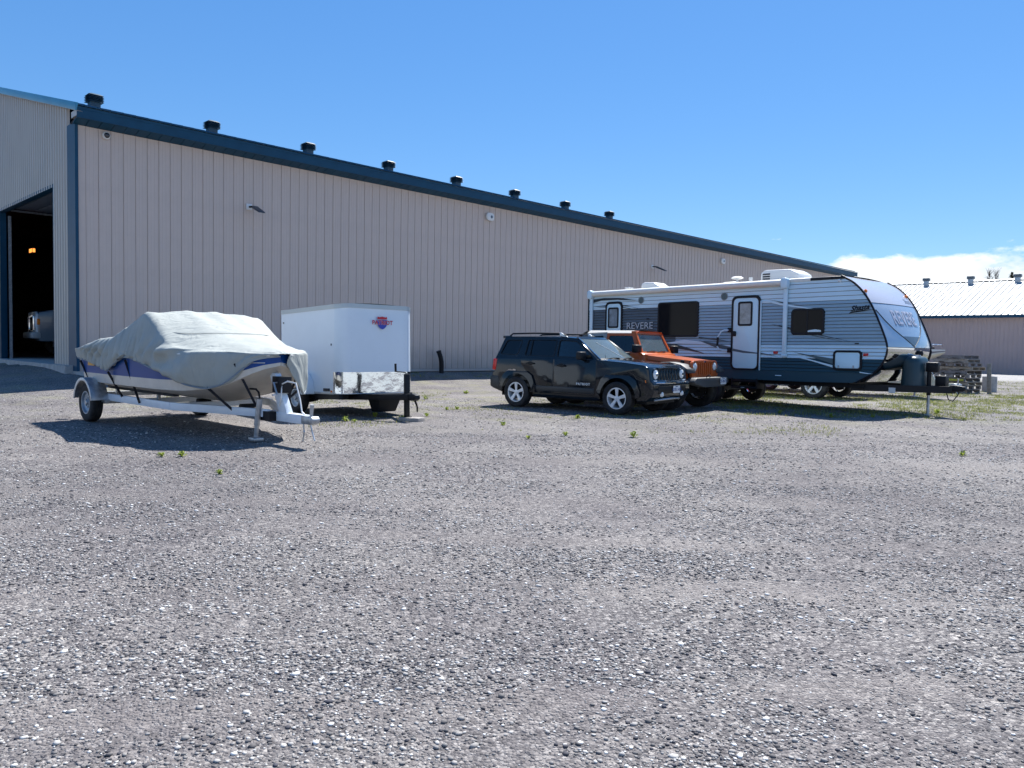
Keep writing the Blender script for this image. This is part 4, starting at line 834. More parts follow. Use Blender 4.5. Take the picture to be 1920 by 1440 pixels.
def build_pickup():
    M_rd = paint('red_truck_paint', (.42, .012, .014), .25)
    # stands behind the camper: only wheel, sill and step bar show under its belly
    o = thing('red_pickup', 'red pickup truck behind the camper, seen under its belly with chrome wheel and step bar', 'truck', PK_LOC, PK_HD)
    RT = .40; WB = 3.6
    body = [(-1.2, .62), (-.52, .55)] + arch_pts(0, RT, .50, .50) + [(.52, .46), (WB - .54, .46)] + arch_pts(WB, RT, .50, .50) + [(WB + .60, .48), (WB + .98, .50), (WB + 1.0, .80), (WB + .93, 1.12), (WB + .3, 1.20), (WB - .45, 1.24), (-1.2, 1.22), (-1.22, .80)]
    part('body', M_rd, o, lambda b: b.prism(body, fxz, -.98, .98), bevel=.05, seg=3)
    part('cab', M_rd, o, lambda b: b.hexa([(.9, -.93, 1.2), (WB - .45, -.93, 1.2), (WB - .45, .93, 1.2), (.9, .93, 1.2), (1.05, -.72, 1.84), (WB - 1.15, -.72, 1.84), (WB - 1.15, .72, 1.84), (1.05, .72, 1.84)]), bevel=.06, seg=3)
    part('windscreen', G_tint, o, lambda b: b.hexa([(WB - .48, -.84, 1.27), (WB - .48, .84, 1.27), (WB - 1.10, .68, 1.80), (WB - 1.10, -.68, 1.80), (WB - .45, -.84, 1.28), (WB - .45, .84, 1.28), (WB - 1.07, .68, 1.81), (WB - 1.07, -.68, 1.81)]))
    for s in (-1, 1):
        part('side_window', G_tint, o, lambda b: b.hexa([(1.05, s * .94, 1.28), (WB - .65, s * .94, 1.28), (WB - 1.15, s * .78, 1.75), (1.14, s * .78, 1.75), (1.05, s * .915, 1.28), (WB - .65, s * .915, 1.28), (WB - 1.15, s * .755, 1.75), (1.14, s * .755, 1.75)]))
        part('step_bar', M_chrome, o, lambda b: b.tube([(.62, s * .96, .50), (.75, s * 1.04, .385), (WB - .75, s * 1.04, .385), (WB - .62, s * .96, .50)], .045, 10))
        part('headlight', M_lens, o, lambda b: b.box(WB + .86, WB + .97, *sorted((s * .62, s * .94)), .86, 1.06), bevel=.02)
        part('tail_light', M_red, o, lambda b: b.box(-1.24, -1.19, *sorted((s * .80, s * .97)), .85, 1.18), bevel=.01)
        wheel(o, 0, s * .86, s, RT, .27, .255); wheel(o, WB, s * .86, s, RT, .27, .255)
    part('front_bumper', M_chrome, o, lambda b: b.box(WB + .92, WB + 1.12, -.98, .98, .50, .74), bevel=.05)
    part('rear_bumper', M_chrome, o, lambda b: b.box(-1.38, -1.2, -.95, .95, .50, .70), bevel=.04)
    part('bed_floor', M_black, o, lambda b: b.box(-1.15, .85, -.8, .8, 1.19, 1.235))
    part('underbody', M_black, o, lambda b: b.box(-1.1, WB + .7, -.55, .55, .36, .60))
PK_HD = -46; PK_LOC = (7.12, 25.99, ground_z(7.12, 25.99, False)); build_pickup()

# ================================================================ travel trailer
RVP = [(.66, 8.10), (.754, 8.31), (.9, 8.54), (1.0, 8.63), (1.12, 8.716), (1.26, 8.77), (1.41, 8.795), (1.52, 8.78), (1.64, 8.745), (1.87, 8.655), (2.1, 8.556), (2.35, 8.44), (2.57, 8.31), (2.75, 8.17), (2.92, 7.99), (3.02, 7.82), (3.07, 7.69)]
def rvx(z): return stab(RVP, z, .05)
def build_rv():
    M_w = mat('camper_white', (.64, .81, .90), .32, var=.03, vscale=2); M_g = mat('camper_silver_grey', (.32, .44, .52), .34, var=.04, vscale=2); M_c = mat('camper_charcoal', (.10, .125, .15), .36, var=.05)
    M_d = mat('camper_dark_skirt', (.024, .066, .090), .45, spec=.3); M_blk = mat('camper_black_trim', (.006, .007, .012), .45, spec=.3); M_dk = mat('graphic_dark', (.02, .035, .05), .35); M_tl = mat('graphic_teal_grey', (.07, .12, .14), .35)
    M_roofw = mat('white_roof_membrane', (.74, .74, .70), .5, var=.05)
    M_door = mat('camper_door_white', (.60, .82, .92), .3)
    W = 1.22
    o = thing('travel_trailer', 'white and grey travel trailer with black trimmed door and awning, beside the orange vehicle', 'camper', (3.221, 24.084, 1.5 - 1.358), -48.45, .37)
    prof = [(.02, .66)] + [(rvx(z) - .03, z) for z in np.linspace(.66, 3.05, 34)] + [(.02, 3.05)]
    part('body', M_blk, o, lambda b: b.prism(prof, fxz, -W + .02, W - .015), smooth=False)
    # lap siding, one strip after the other
    bands = [(.875, 1.185, 4, M_d, M_d), (1.185, 1.505, 4, M_w, M_w), (1.505, 2.515, 13, M_c, M_g), (2.515, 3.035, 5, M_w, M_w)]
    for z0, z1, n, ma, mb in bands:
        for k in range(n):
            a = z0 + (z1 - z0) * k / n; c = z0 + (z1 - z0) * (k + 1) / n; lip = .020 if ma is not M_w or z0 < 2 else .009
            segs = ((0, 3.2, ma), (3.2, None, mb)) if ma is not mb else ((0, None, ma), )
            for x0, x1, m in segs:
                xs_ = lambda z: x1 if x1 else rvx(z) - .006
                def strip(b):
                    rows = []
                    for z, off in ((a, -.012), (a, lip), (a + .010, lip + .003), (a + (c - a) * .5, .006), (c - .010, .0), (c - .010, -.012)): rows.append([(x0, -W - off, z), (xs_(z), -W - off, z)])
                    b.grid(rows)
                part('siding_strip', m, o, strip, smooth=False)
    part('skirt', M_d, o, lambda b: b.prism([(0.0, .64), (7.0, .63), (8.05, .65)] + [(rvx(z) - .006, z) for z in (.70, .754, .82, .872)] + [(0.0, .872)], lambda u, v, w: (u, w, v), -W - .010, -W + .03), smooth=False)
    part('far_side_wall', M_w, o, lambda b: b.prism([(0, .64)] + [(rvx(z) - .006, z) for z in np.linspace(.66, 3.05, 20)] + [(0, 3.05)], fxz, W - .01, W + .012), smooth=False)
    part('belly_pan', M_black, o, lambda b: b.box(.1, 7.9, -1.05, 1.05, .60, .655))
    part('rear_wall', M_w, o, lambda b: b.box(-.04, .018, -W, W, .64, 3.05), bevel=.01)
    part('rear_corner_trim', M_blk, o, lambda b: b.box(-.045, -.005, -W - .022, -W + .03, .64, 3.05), bevel=.005)
    # nose cap, three sheets over one curved outline
    def cap(u, z, off=0.):
        z2 = z; dx = (rvx(z2 - .04) - rvx(z2 + .04)) / .08; n = Vector((1, 0, dx)).normalized(); cr = .10 * (1 - u * u) * min(1, max(0, (3.1 - z) * 1.2))
        return (rvx(z2) + cr + n.x * off, u * (W - .0), z2 + n.z * off)
    us = np.linspace(-1, 1, 17)
    M_capu = mat('nose_cap_white', (.55, .56, .62), .22, coat=.5); M_capm = mat('nose_cap_silver', (.46, .52, .58), .18, .30, coat=.6); M_capl = mat('mirror_stone_guard', (.62, .64, .66), .06, 1.)
    part('nose_upper', M_capu, o, lambda b: b.grid([[cap(u, z) for u in us] for z in list(np.linspace(2.44, 3.0, 9)) + [3.04, 3.068]]))
    part('nose_middle', M_capm, o, lambda b: b.grid([[cap(u, z) for u in us] for z in np.linspace(1.46, 2.435, 14)]))
    part('nose_lower', M_capl, o, lambda b: b.grid([[cap(u, z) for u in us] for z in np.linspace(.67, 1.455, 12)]))
    part('nose_seam', M_blk, o, lambda b: (b.tube([cap(u, 2.437, .0) for u in us], .008, 5), b.tube([cap(u, 1.457, 0) for u in us], .006, 5)))
    for s in (-1, 1):
        part('nose_edge_trim', M_blk, o, lambda b: b.tube([(rvx(z) + .004, s * (W + .006), z) for z in np.linspace(.66, 3.07, 40)], .023, 8))
        part('clearance_light', M_amber, o, lambda b: b.lathe([(0, .05), (.03, .04), (.04, 0)], lambda u, v, w: tuple(Vector(cap(s * .90, 2.70 + v * .8, w)) + Vector((0, u, 0))), 12))
    # graphics on the nose
    vl = lambda s: [cap(s * a, z, .004) for a, z in ((.95, 2.28), (.80, 2.05), (.62, 1.86), (.42, 1.72), (.22, 1.60), (0, 1.475))]
    part('nose_emblem_line', M_dk, o, lambda b: (b.tube(vl(-1), .011, 5), b.tube(vl(1), .011, 5)))
    part('nose_emblem_point', mat('emblem_grey', (.17, .19, .20), .25, .4), o, lambda b: b.grid([[cap(u * k, z, .003) for k in (-1, -.5, 0, .5, 1)] for u, z in ((.012, 1.485), (.12, 1.545), (.24, 1.615), (.40, 1.71))]) and None)
    M_lt = mat('letter_pale', (.55, .56, .64), .3); M_ls = mat('letter_shadow', (.24, .28, .36), .3)
    for m, off, dz in ((M_ls, .004, -.018), (M_lt, .007, 0)):
        t = text('nose_lettering', 'REVERE', m, o, .44, Matrix.Identity(4), .0005, bold=.006)
        for v in t.data.vertices:
            u, q = v.co.x / W * .86, v.co.y; v.co = cap(u + .02, 2.12 + q + dz + .05 * (1 - (u / .6) ** 2) * 0 + dz, off + v.co.z)
    t = text('nose_script', 'Shasta', M_ls, o, .17, Matrix.Identity(4), .0005, shear=.4)
    for v in t.data.vertices: v.co = cap(.70 + v.co.x / W, 2.56 + v.co.y, .004 + v.co.z)
    # lettering and swooshes on the side
    def decal(name, m, pts, off=.027): return part(name, m, o, lambda b: b.prism(pts, lambda u, v, w: (u, -W - w, v), off - .003, off))
    B = lambda x, z, off=.020: basis((x, -W - off, z), (1, 0, 0), (0, 0, 1))
    text('side_lettering_shadow', 'REVERE', mat('letter_dark_edge', (.03, .05, .07), .4), o, .27, B(1.965, 2.0, .0272), .001, bold=.009, sx=1.08)
    text('side_lettering', 'REVERE', mat('letter_silver', (.45, .50, .55), .3), o, .27, B(1.955, 2.012, .0295), .001, bold=.0, sx=1.08)
    text('side_script', 'Shasta', M_blk, o, .165, B(8.17, 2.325, .028) @ Matrix.Rotation(R(6), 4, 'Z'), .001, shear=.45, bold=.004)
    part('script_underline', M_blk, o, lambda b: b.prism([(7.93, 2.20), (7.99, 2.215), (8.40, 2.27), (8.42, 2.285), (8.02, 2.25), (7.97, 2.24)], lambda u, v, w: (u, -W - w, v), .025, .028))
    decal('swoosh', M_dk, [(.03, 2.70), (.5, 2.785), (1.1, 2.785), (1.86, 2.735), (1.2, 2.835), (.6, 2.855), (.03, 2.82)])
    decal('swoosh', M_dk, [(.2, 2.615), (.9, 2.655), (1.5, 2.60), (2.40, 2.405), (1.6, 2.57), (.9, 2.625)])
    decal('swoosh', M_dk, [(.2, 2.575), (.9, 2.605), (1.4, 2.555), (2.20, 2.425), (1.4, 2.535), (.9, 2.58)])
    decal('pale_swoosh', M_w, [(2.65, 1.50), (3.5, 1.62), (4.3, 1.55), (4.88, 1.46), (4.88, 1.40), (4.2, 1.50), (3.3, 1.52)], .0262)
    decal('swoosh', M_dk, [(3.95, 1.665), (4.50, 1.615), (4.90, 1.575), (4.5, 1.64), (3.95, 1.70)])
    decal('swoosh', M_dk, [(2.60, 1.56), (3.25, 1.495), (3.8, 1.36), (4.22, 1.245), (3.6, 1.345), (2.60, 1.45)])
    decal('swoosh', M_tl, [(3.95, 1.60), (4.45, 1.43), (4.91, 1.345), (4.91, 1.44), (4.5, 1.52)])
    decal('swoosh', M_tl, [(5.76, 1.265), (6.25, 1.215), (5.76, 1.305)])
    decal('pale_swoosh', M_w, [(5.80, 2.57), (6.35, 2.43), (6.95, 2.345), (7.1, 2.345), (6.5, 2.45), (6.0, 2.55)])
    decal('swoosh', M_tl, [(5.92, 2.60), (6.38, 2.49), (6.75, 2.45), (6.36, 2.52)])
    decal('swoosh', M_dk, [(6.02, 2.0), (6.5, 1.87), (7.2, 1.73), (8.12, 1.555), (7.2, 1.75), (6.5, 1.92)], .0285)
    decal('swoosh', M_dk, [(6.5, 1.85), (7.2, 1.69), (7.95, 1.555), (7.2, 1.705)], .0285)
    decal('swoosh', M_tl, [(6.62, 1.325), (7.62, 1.185), (7.62, 1.06), (7.15, 1.20)], .0285)
    decal('pale_swoosh', M_w, [(6.95, 1.185), (7.62, 1.03), (7.62, .98), (7.1, 1.12), (6.8, 1.185)], .0285)
    decal('pale_swoosh', M_w, [(8.22, .905), (8.52, .865), (8.40, .862), (8.22, .882)], .0285)
    # windows
    def window(x0, x1, z0, z1, slider=False):
        w = part('window', M_blk, o, lambda b: b.plate(rrect(x0, x1, z0, z1, .09), [rrect(x0 + .045, x1 - .045, z0 + .045, z1 - .045, .06)], lambda u, v, q: (u, -W - q, v), -.01, .040), bevel=.006)
        part('pane', mat('black_window_glass', (.006, .007, .010), .05, spec=.12), w, lambda b: b.prism(rrect(x0 + .03, x1 - .03, z0 + .03, z1 - .03, .06), lambda u, v, q: (u, -W - q, v), .026, .034))
        if slider: part('sash', M_blk, w, lambda b: b.box((x0 + x1) / 2 - .015, (x0 + x1) / 2 + .015, -W - .042, -W - .03, z0 + .03, z1 - .03))
        return w
    window(2.593, 3.933, 1.70, 2.645)
    w2 = window(6.55, 7.372, 1.735, 2.345, True)
    part('window_tray', M_w, w2, lambda b: b.prism([(6.98, 1.80), (7.30, 1.80), (7.30, 1.84), (7.15, 1.86), (6.98, 1.835)], lambda u, v, q: (u, -W - q, v), .0345, .037))
    G_cur = mat('curtained_glass', (.20, .25, .29), .12, spec=.7, var=.35, vscale=6)
    def door(x0, x1, z0, z1, wx0, wx1, wz0, wz1, main):
        d = part('door', M_door, o, lambda b: b.prism(rpoly([(x0 + .05, z0), (x1 - .05, z0), (x1 - .05, z1 - .06), (x0 + .05, z1 - .06)], .09), lambda u, v, q: (u, -W - q, v), .0, .034), bevel=.005)
        part('door_frame', M_blk, d, lambda b: b.plate(rpoly([(x0, z0 - .04), (x1, z0 - .04), (x1, z1), (x0, z1)], .17, 6), [rpoly([(x0 + .055, z0), (x1 - .055, z0), (x1 - .055, z1 - .065), (x0 + .055, z1 - .065)], .13, 6)], lambda u, v, q: (u, -W - q, v), -.01, .046), bevel=.006)
        ww = part('door_window', M_blk, d, lambda b: b.plate(rrect(wx0, wx1, wz0, wz1, .06), [rrect(wx0 + .05, wx1 - .05, wz0 + .05, wz1 - .05, .03)], lambda u, v, q: (u, -W - q, v), .03, .050), bevel=.006)
        part('door_pane', G_cur, d, lambda b: b.prism(rrect(wx0 + .04, wx1 - .04, wz0 + .04, wz1 - .04, .03), lambda u, v, q: (u, -W - q, v), .036, .040))
        if main:
            part('door_latch', M_blk, d, lambda b: b.prism(rrect(x0 + .055, x0 + .15, 1.71, 1.84, .03), lambda u, v, q: (u, -W - q, v), .034, .075), bevel=.01)
            part('door_swoosh', M_tl, d, lambda b: b.prism([(x0 + .06, 1.40), (x0 + .36, 1.345), (x1 - .06, 1.30), (x1 - .06, 1.275), (x0 + .36, 1.29), (x0 + .06, 1.335)], lambda u, v, q: (u, -W - q, v), .0345, .0375))
            part('hinge_post', M_w, d, lambda b: b.box(x1 + .002, x1 + .03, -W - .05, -W - .02, z0 - .04, z1 - .15), bevel=.004)
    door(4.93, 5.737, .905, 2.725, 5.117, 5.526, 1.965, 2.575, True)
    door(.673, 1.321, .905, 2.735, .781, 1.187, 1.965, 2.566, False)
    part('grab_handle', M_w, o, lambda b: b.tube([(4.90, -W - .03, 1.865), (4.78, -W - .12, 1.865), (4.70, -W - .14, 1.82), (4.62, -W - .14, 1.70), (4.60, -W - .14, 1.45), (4.64, -W - .13, 1.38), (4.72, -W - .10, 1.355), (4.90, -W - .03, 1.35)], .020, 8), bevel=0)
    part('handle_grip', M_blk, o, lambda b: b.tube([(4.615, -W - .14, 1.68), (4.60, -W - .14, 1.46)], .028, 8))
    for z in (1.865, 1.35): part('handle_mount', M_blk, o, lambda b: b.box(4.84, 4.935, -W - .07, -W - .01, z - .06, z + .06), bevel=.012)
    h = part('luggage_hatch', M_door, o, lambda b: b.prism(rrect(7.65, 8.22, .97, 1.335, .05), lambda u, v, q: (u, -W - q, v), 0, .030), bevel=.004)
    part('hatch_frame', M_blk, h, lambda b: b.plate(rrect(7.605, 8.265, .925, 1.38, .09), [rrect(7.655, 8.215, .975, 1.33, .05)], lambda u, v, q: (u, -W - q, v), -.01, .042), bevel=.006)
    for x in (7.74, 8.08): part('hatch_latch', M_galv, h, lambda b: b.box(x - .015, x + .015, -W - .05, -W - .03, .985, 1.04), bevel=.004)
    for x, z in ((6.168, 1.31), (8.341, 1.287)):
        mk = part('side_marker', M_red, o, lambda b: b.prism(rrect(x - .055, x + .055, z - .032, z + .032, .015), lambda u, v, q: (u, -W - q, v), 0, .035), bevel=.006)
    for x, z in ((1.99, 2.737), (4.695, 2.727)):
        sp = part('speaker', mat('speaker_grey', (.22, .27, .29), .5), o, lambda b: b.lathe([(.095, .012), (.10, .028), (.085, .034), (.080, .026)], lambda u, v, w: (x + u, -W - w, z + v), 24))
        part('speaker_grille', mat('speaker_mesh', (.10, .15, .16), .6), sp, lambda b: b.lathe([(0, .030), (.03, .031), (.035, .025), (.055, .026), (.06, .031), (.08, .024)], lambda u, v, w: (x + u, -W - w, z + v), 20))
    part('porch_lamp', M_lens, o, lambda b: b.lathe([(0, .07), (.03, .06), (.04, .0)], lambda u, v, w: (7.70 + u, -W - w, 2.96 + v), 12))
    part('outlet_cover', M_blk, o, lambda b: b.box(2.20, 2.30, -W - .03, -W - .01, 2.19, 2.225), bevel=.004)
    part('skirt_latch', M_w, o, lambda b: b.box(6.17, 6.33, -W - .022, -W - .008, .745, .765), bevel=.003)
    part('marker_small', M_blk, o, lambda b: b.box(8.09, 8.18, -W - .03, -W - .015, 1.52, 1.545))
    # roof, awning
    part('roof', M_roofw, o, lambda b: b.grid([[(x, y, 3.055 + .05 * (1 - (y / W) ** 2) - (.03 if abs(y) > W else 0)) for y in np.linspace(-W - .025, W + .025, 15)] for x in (-.05, 2, 4, 6, 7.4, 7.72)]))
    part('roof_edge', M_roofw, o, lambda b: b.prism([(-W - .03, 2.99), (-W - .03, 3.06), (-W + .02, 3.075), (-W + .02, 2.99)], lambda u, v, w: (w, u, v), -.05, 7.0), bevel=.006)
    part('roof_edge_black', M_blk, o, lambda b: b.prism([(-W - .028, 2.995), (-W - .028, 3.058), (-W + .02, 3.07), (-W + .02, 2.995)], lambda u, v, w: (w, u, v), 7.0, 7.80), bevel=.006)
    aw = part('awning_roll', M_roofw, o, lambda b: b.tube([(.10, -W - .10, 2.985), (6.36, -W - .10, 2.985)], .068, 14))
    part('awning_valance', mat('awning_cloth', (.62, .64, .58), .7), aw, lambda b: b.box(.2, 6.3, -W - .045, -W - .032, 2.90, 3.02))
    for x in (.135, 6.41):
        arm = part('awning_arm', M_w, o, lambda b: b.box(x - .05, x + .05, -W - .085, -W - .025, 1.24, 2.93), bevel=.010)
        part('awning_head', M_w, arm, lambda b: b.prism(rrect(x - .085, x + .085, 2.84, 3.09, .06), lambda u, v, q: (u, -W - q, v), .03, .18), bevel=.02)
        part('awning_foot', M_w, arm, lambda b: b.box(x - .065, x + .065, -W - .10, -W - .02, 1.21, 1.27), bevel=.01)
    # roof fittings
    ac = part('air_conditioner', M_white, o, lambda b: b.prism([(-.52, 0), (.50, 0), (.55, .06), (.50, .20), (.30, .31), (-.40, .33), (-.52, .26)], lambda u, v, w: (5.70 + u, w, 3.10 + v), -.36, .36), bevel=.06, seg=3)
    for k in range(5): part('cooling_slat', M_hub, ac, lambda b: b.box(5.165, 5.185, -.30, .30, 3.15 + k * .048, 3.175 + k * .048))
    for k in range(3): part('side_slat', M_hub, ac, lambda b: b.box(5.25, 5.45, -.372, -.358, 3.18 + k * .06, 3.215 + k * .06))
    part('satellite_dome', M_white, o, lambda b: b.lathe([(0, .19), (.10, .185), (.16, .15), (.10, .12), (.025, .11), (.025, -.03)], lambda u, v, w: (4.75 + u, -.75 + v, 3.08 + w), 18))
    part('roof_vent', M_white, o, lambda b: b.prism([(-.36, 0), (.36, 0), (.30, .12), (.10, .24), (-.25, .26), (-.36, .22)], lambda u, v, w: (1.55 + u, w, 3.09 + v), -.28, .28), bevel=.05, seg=3)
    part('skylight', mat('cream_skylight', (.72, .68, .52), .3), o, lambda b: b.lathe([(0, .15), (.22, .13), (.36, .06), (.40, 0)], lambda u, v, w: (4.0 + u, .15 + v * .8, 3.095 + w), 20))
    part('vent_pipe', M_white, o, lambda b: b.tube([(4.5, .3, 3.08), (4.5, .3, 3.34)], .05, 10))
    part('tv_antenna', M_white, o, lambda b: (b.tube([(.75, -.3, 3.08), (.75, -.3, 3.19)], .02, 8), b.box(.66, .84, -.4, -.2, 3.19, 3.22)))
    # running gear
    for x in (3.36, 4.22):
        for s in (-1, 1): wheel(o, x, s * 1.02, s, .365, .22, .20, style='alloy', mrim=M_chrome, zc=.337)
    part('axle', M_black, o, lambda b: (b.box(3.31, 3.41, -1, 1, .30, .40), b.box(4.17, 4.27, -1, 1, .30, .40)))
    part('chassis_rail', M_black, o, lambda b: (b.box(.1, 8.2, -.98, -.90, .53, .61), b.box(.1, 8.2, .90, .98, .53, .61)))
    st = part('folding_step', M_black, o, lambda b: (b.box(4.96, 5.70, -W - .02, -W + .35, .56, .62), b.box(4.98, 5.68, -W - .05, -W + .25, .40, .45), b.box(4.96, 5.0, -W - .03, -W + .3, .40, .66), b.box(5.66, 5.70, -W - .03, -W + .3, .40, .66)), bevel=.008)
    part('step_edge', M_silver, st, lambda b: b.box(5.26, 5.36, -W - .058, -W - .051, .42, .432))
    part('fender_skirt', M_black, o, lambda b: b.prism([(2.90, .60), (3.0, .66), (4.75, .66), (4.80, .60)], fxz, -W + .0, -.9))
    part('underbelly_tank', M_black, o, lambda b: b.box(1.2, 2.7, -.6, .6, .42, .60), bevel=.03)
    # A-frame hitch
    part('a_frame', M_black, o, lambda b: (b.bar((7.9, -.95, .54), (9.72, -.05, .54), .08, .15), b.bar((7.9, .95, .54), (9.72, .05, .54), .08, .15), b.bar((8.75, -.55, .56), (8.75, .55, .56), .08, .1)))
    part('coupler', M_black, o, lambda b: b.prism([(0, -.06), (.26, -.05), (.33, .0), (.31, .06), (.1, .09), (0, .08)], lambda u, v, w: (9.66 + u, w, .56 + v), -.06, .06), bevel=.015)
    jk = part('tongue_jack', M_galv, o, lambda b: (b.tube([(9.22, 0, .45), (9.22, 0, -.03)], .032, 12), b.lathe([(.0, 0), (.08, 0), (.08, .02), (0, .02)], lambda u, v, w: (9.22 + u, v, w - .055), 14)))
    part('jack_tube', M_black, jk, lambda b: b.tube([(9.22, 0, .95), (9.22, 0, .40)], .045, 12))
    part('jack_motor', M_black, jk, lambda b: b.box(9.16, 9.42, -.07, .07, .92, 1.14), bevel=.03)
    pc = part('propane_cover', mat('dark_tank_cover', (.018, .050, .066), .42), o, lambda b: b.grid([[(8.93 + (.20 + a) * math.copysign(abs(math.cos(t)) ** .55, math.cos(t)), (.36 + a) * math.copysign(abs(math.sin(t)) ** .55, math.sin(t)), z) for t in np.linspace(0, 2 * math.pi, 41)[:-1]] for z, a in ((.54, .03), (.6, .03), (1.12, 0), (1.20, -.02), (1.245, -.06), (1.265, -.12), (1.27, -.199))], True), ang=50)
    part('cover_lid', M_galv, pc, lambda b: b.lathe([(0, .03), (.09, .025), (.10, 0)], lambda u, v, w: (8.93 + u, v, 1.268 + w), 16))
    part('gauge_knob', M_black, o, lambda b: b.lathe([(0, .10), (.05, .09), (.07, .04), (.06, -.02)], lambda u, v, w: (8.90 + u, .30 + v, 1.30 + w), 14))
    part('battery_box', M_black, o, lambda b: b.box(9.30, 9.52, .12, .34, .60, .84), bevel=.015)
    part('safety_chain', M_black, o, lambda b: b.tube([(9.60, -.05, .50), (9.66, -.08, .33), (9.74, -.06, .30), (9.82, -.02, .42), (9.84, 0, .50)], .012, 6))
    part('reflector', M_plate, o, lambda b: b.box(8.62, 8.76, -.66, -.64, .44, .56))
build_rv()

# ================================================================ boats and trailers
M_tw = mat('white_trailer_paint', (.74, .79, .83), .35, var=.06, vscale=5, dirt=.12)
def boat_trailer(o, L, wy, rail_z, white, post=True, jack_y=-.20, wr=.315):
    """frame rails that meet at the tongue; origin on the ground under the axle"""
    for s in (-1, 1):
        b = MB(); pts = [(-.55, s * wy, rail_z), (L * .52, s * wy, rail_z), (L * .815, s * .10, rail_z - .03)]
        for p, q in zip(pts, pts[1:]): b.bar(p, q, .055, .11)
        b.build('frame_rail', white, o, bevel=.004)
        f = MB(); prof = arc(0, wr, wr + .10, 8, 172, 14); pin = arc(0, wr, wr + .085, 172, 8, 14)
        f.prism(prof + pin, lambda u, v, w: (u, s * w, v), wy + .03, wy + .29)
        f.prism(prof + [(-wr + .02, wr + .02), (wr - .02, wr + .02)][:0] + arc(0, wr, wr + .045, 172, 8, 14), lambda u, v, w: (u, s * w, v), wy + .275, wy + .292)
        fe = f.build('fender', M_galv, o, bevel=.006)
        part('fender_bracket', M_galv, fe, lambda b: (b.box(.20, wr + .14, *sorted((s * (wy + .02), s * (wy + .10))), wr + .02, wr + .07), b.box(-wr - .12, -.2, *sorted((s * (wy + .02), s * (wy + .10))), wr + .02, wr + .07)))
        wheel(o, 0, s * (wy + .155), s, wr, .18, .185, style='steel', mrim=mat('trailer_rim_grey', (.30, .36, .42), .4, .4))
        part('bunk', mat('bunk_carpet', (.05, .055, .065), .95), o, lambda b: b.bar((-.4, s * .48, rail_z + .13), (L * .42, s * .48, rail_z + .12), .09, .05))
        for x in (-.1, L * .3): part('bunk_post', M_galv, o, lambda b: b.box(x - .03, x + .03, s * .48 - .02, s * .48 + .02, rail_z - .02, rail_z + .11))
        tl = part('tail_lamp', M_black, o, lambda b: b.box(-.72, -.60, *sorted((s * (wy + .02), s * (wy + .16))), rail_z + .02, rail_z + .12), bevel=.01)
        part('lamp_lens', M_red, tl, lambda b: b.box(-.735, -.721, *sorted((s * (wy + .03), s * (wy + .15))), rail_z + .03, rail_z + .11))
    part('axle', M_galv, o, lambda b: b.box(-.03, .03, -wy - .12, wy + .12, wr - .03, wr + .03))
    for x in (-.5, L * .28, L * .5): part('cross_member', white, o, lambda b: b.box(x - .03, x + .03, -wy, wy, rail_z - .045, rail_z + .035))
    for x in (L * .40, L * .66): part('keel_roller', M_black, o, lambda b: (b.tube([(x, -.10, rail_z + .0), (x, .10, rail_z + .0)], .05, 10), b.box(x - .03, x + .03, -.03, .03, rail_z - .1, rail_z)))
    part('tongue', white, o, lambda b: b.box(L * .74, L * .965, -.055, .055, rail_z - .125, rail_z - .005), bevel=.004)
    cp = part('coupler', M_galv, o, lambda b: b.prism([(0, -.055), (.20, -.055), (.26, -.03), (.27, .02), (.23, .055), (.12, .05), (0, .06)], lambda u, v, w: (L * .955 + u, w, rail_z - .065 + v), -.06, .06), bevel=.012)
    part('coupler_latch', M_galv, cp, lambda b: b.tube([(L * .955 + .15, 0, rail_z - .02), (L * .955 + .17, 0, rail_z + .14)], [.02, .028], 8))
    for s in (-1, 1): part('safety_chain', M_galv, o, lambda b: b.tube([(L * .955 + .05, s * .05, rail_z - .12), (L * .955 + .08, s * .06, rail_z - .22), (L * .955 + .10 + s * .06, s * .05, rail_z - .34)], .011, 6))
    if post:
        ps = part('winch_post', white, o, lambda b: (b.hexa([(L * .845, -.05, rail_z - .01), (L * .885, -.05, rail_z - .01), (L * .885, .05, rail_z - .01), (L * .845, .05, rail_z - .01), (L * .795, -.045, rail_z + .52), (L * .825, -.045, rail_z + .52), (L * .825, .045, rail_z + .52), (L * .795, .045, rail_z + .52)])), bevel=.006)
        part('bow_stop', M_black, ps, lambda b: b.tube([(L * .785, -.09, rail_z + .56), (L * .785, .09, rail_z + .56)], .05, 10))
        wn = part('winch', M_black, o, lambda b: (b.box(L * .825, L * .865, -.09, .09, rail_z + .26, rail_z + .48), b.tube([(L * .85, -.07, rail_z + .40), (L * .85, .07, rail_z + .40)], .075, 12)), bevel=.006)
        part('winch_handle', M_galv, wn, lambda b: b.tube([(L * .85, -.09, rail_z + .40), (L * .85, -.14, rail_z + .40), (L * .87, -.15, rail_z + .24), (L * .87, -.22, rail_z + .24)], .013, 6))
        j = part('tongue_jack', M_galv, o, lambda b: (b.tube([(L * .80, jack_y, rail_z + .17), (L * .785, jack_y, rail_z - .20)], .040, 12), b.tube([(L * .787, jack_y, rail_z - .15), (L * .78, jack_y, .06)], .030, 10)))
        part('jack_plate', M_galv, j, lambda b: b.box(L * .78 - .09, L * .78 + .09, jack_y - .07, jack_y + .07, .0, .05), bevel=.01)
        part('jack_crank', M_black, j, lambda b: b.tube([(L * .80, jack_y, rail_z + .18), (L * .80, jack_y - .02, rail_z + .26), (L * .80 - .05, jack_y - .03, rail_z + .30), (L * .80 - .16, jack_y - .06, rail_z + .30)], .014, 6))
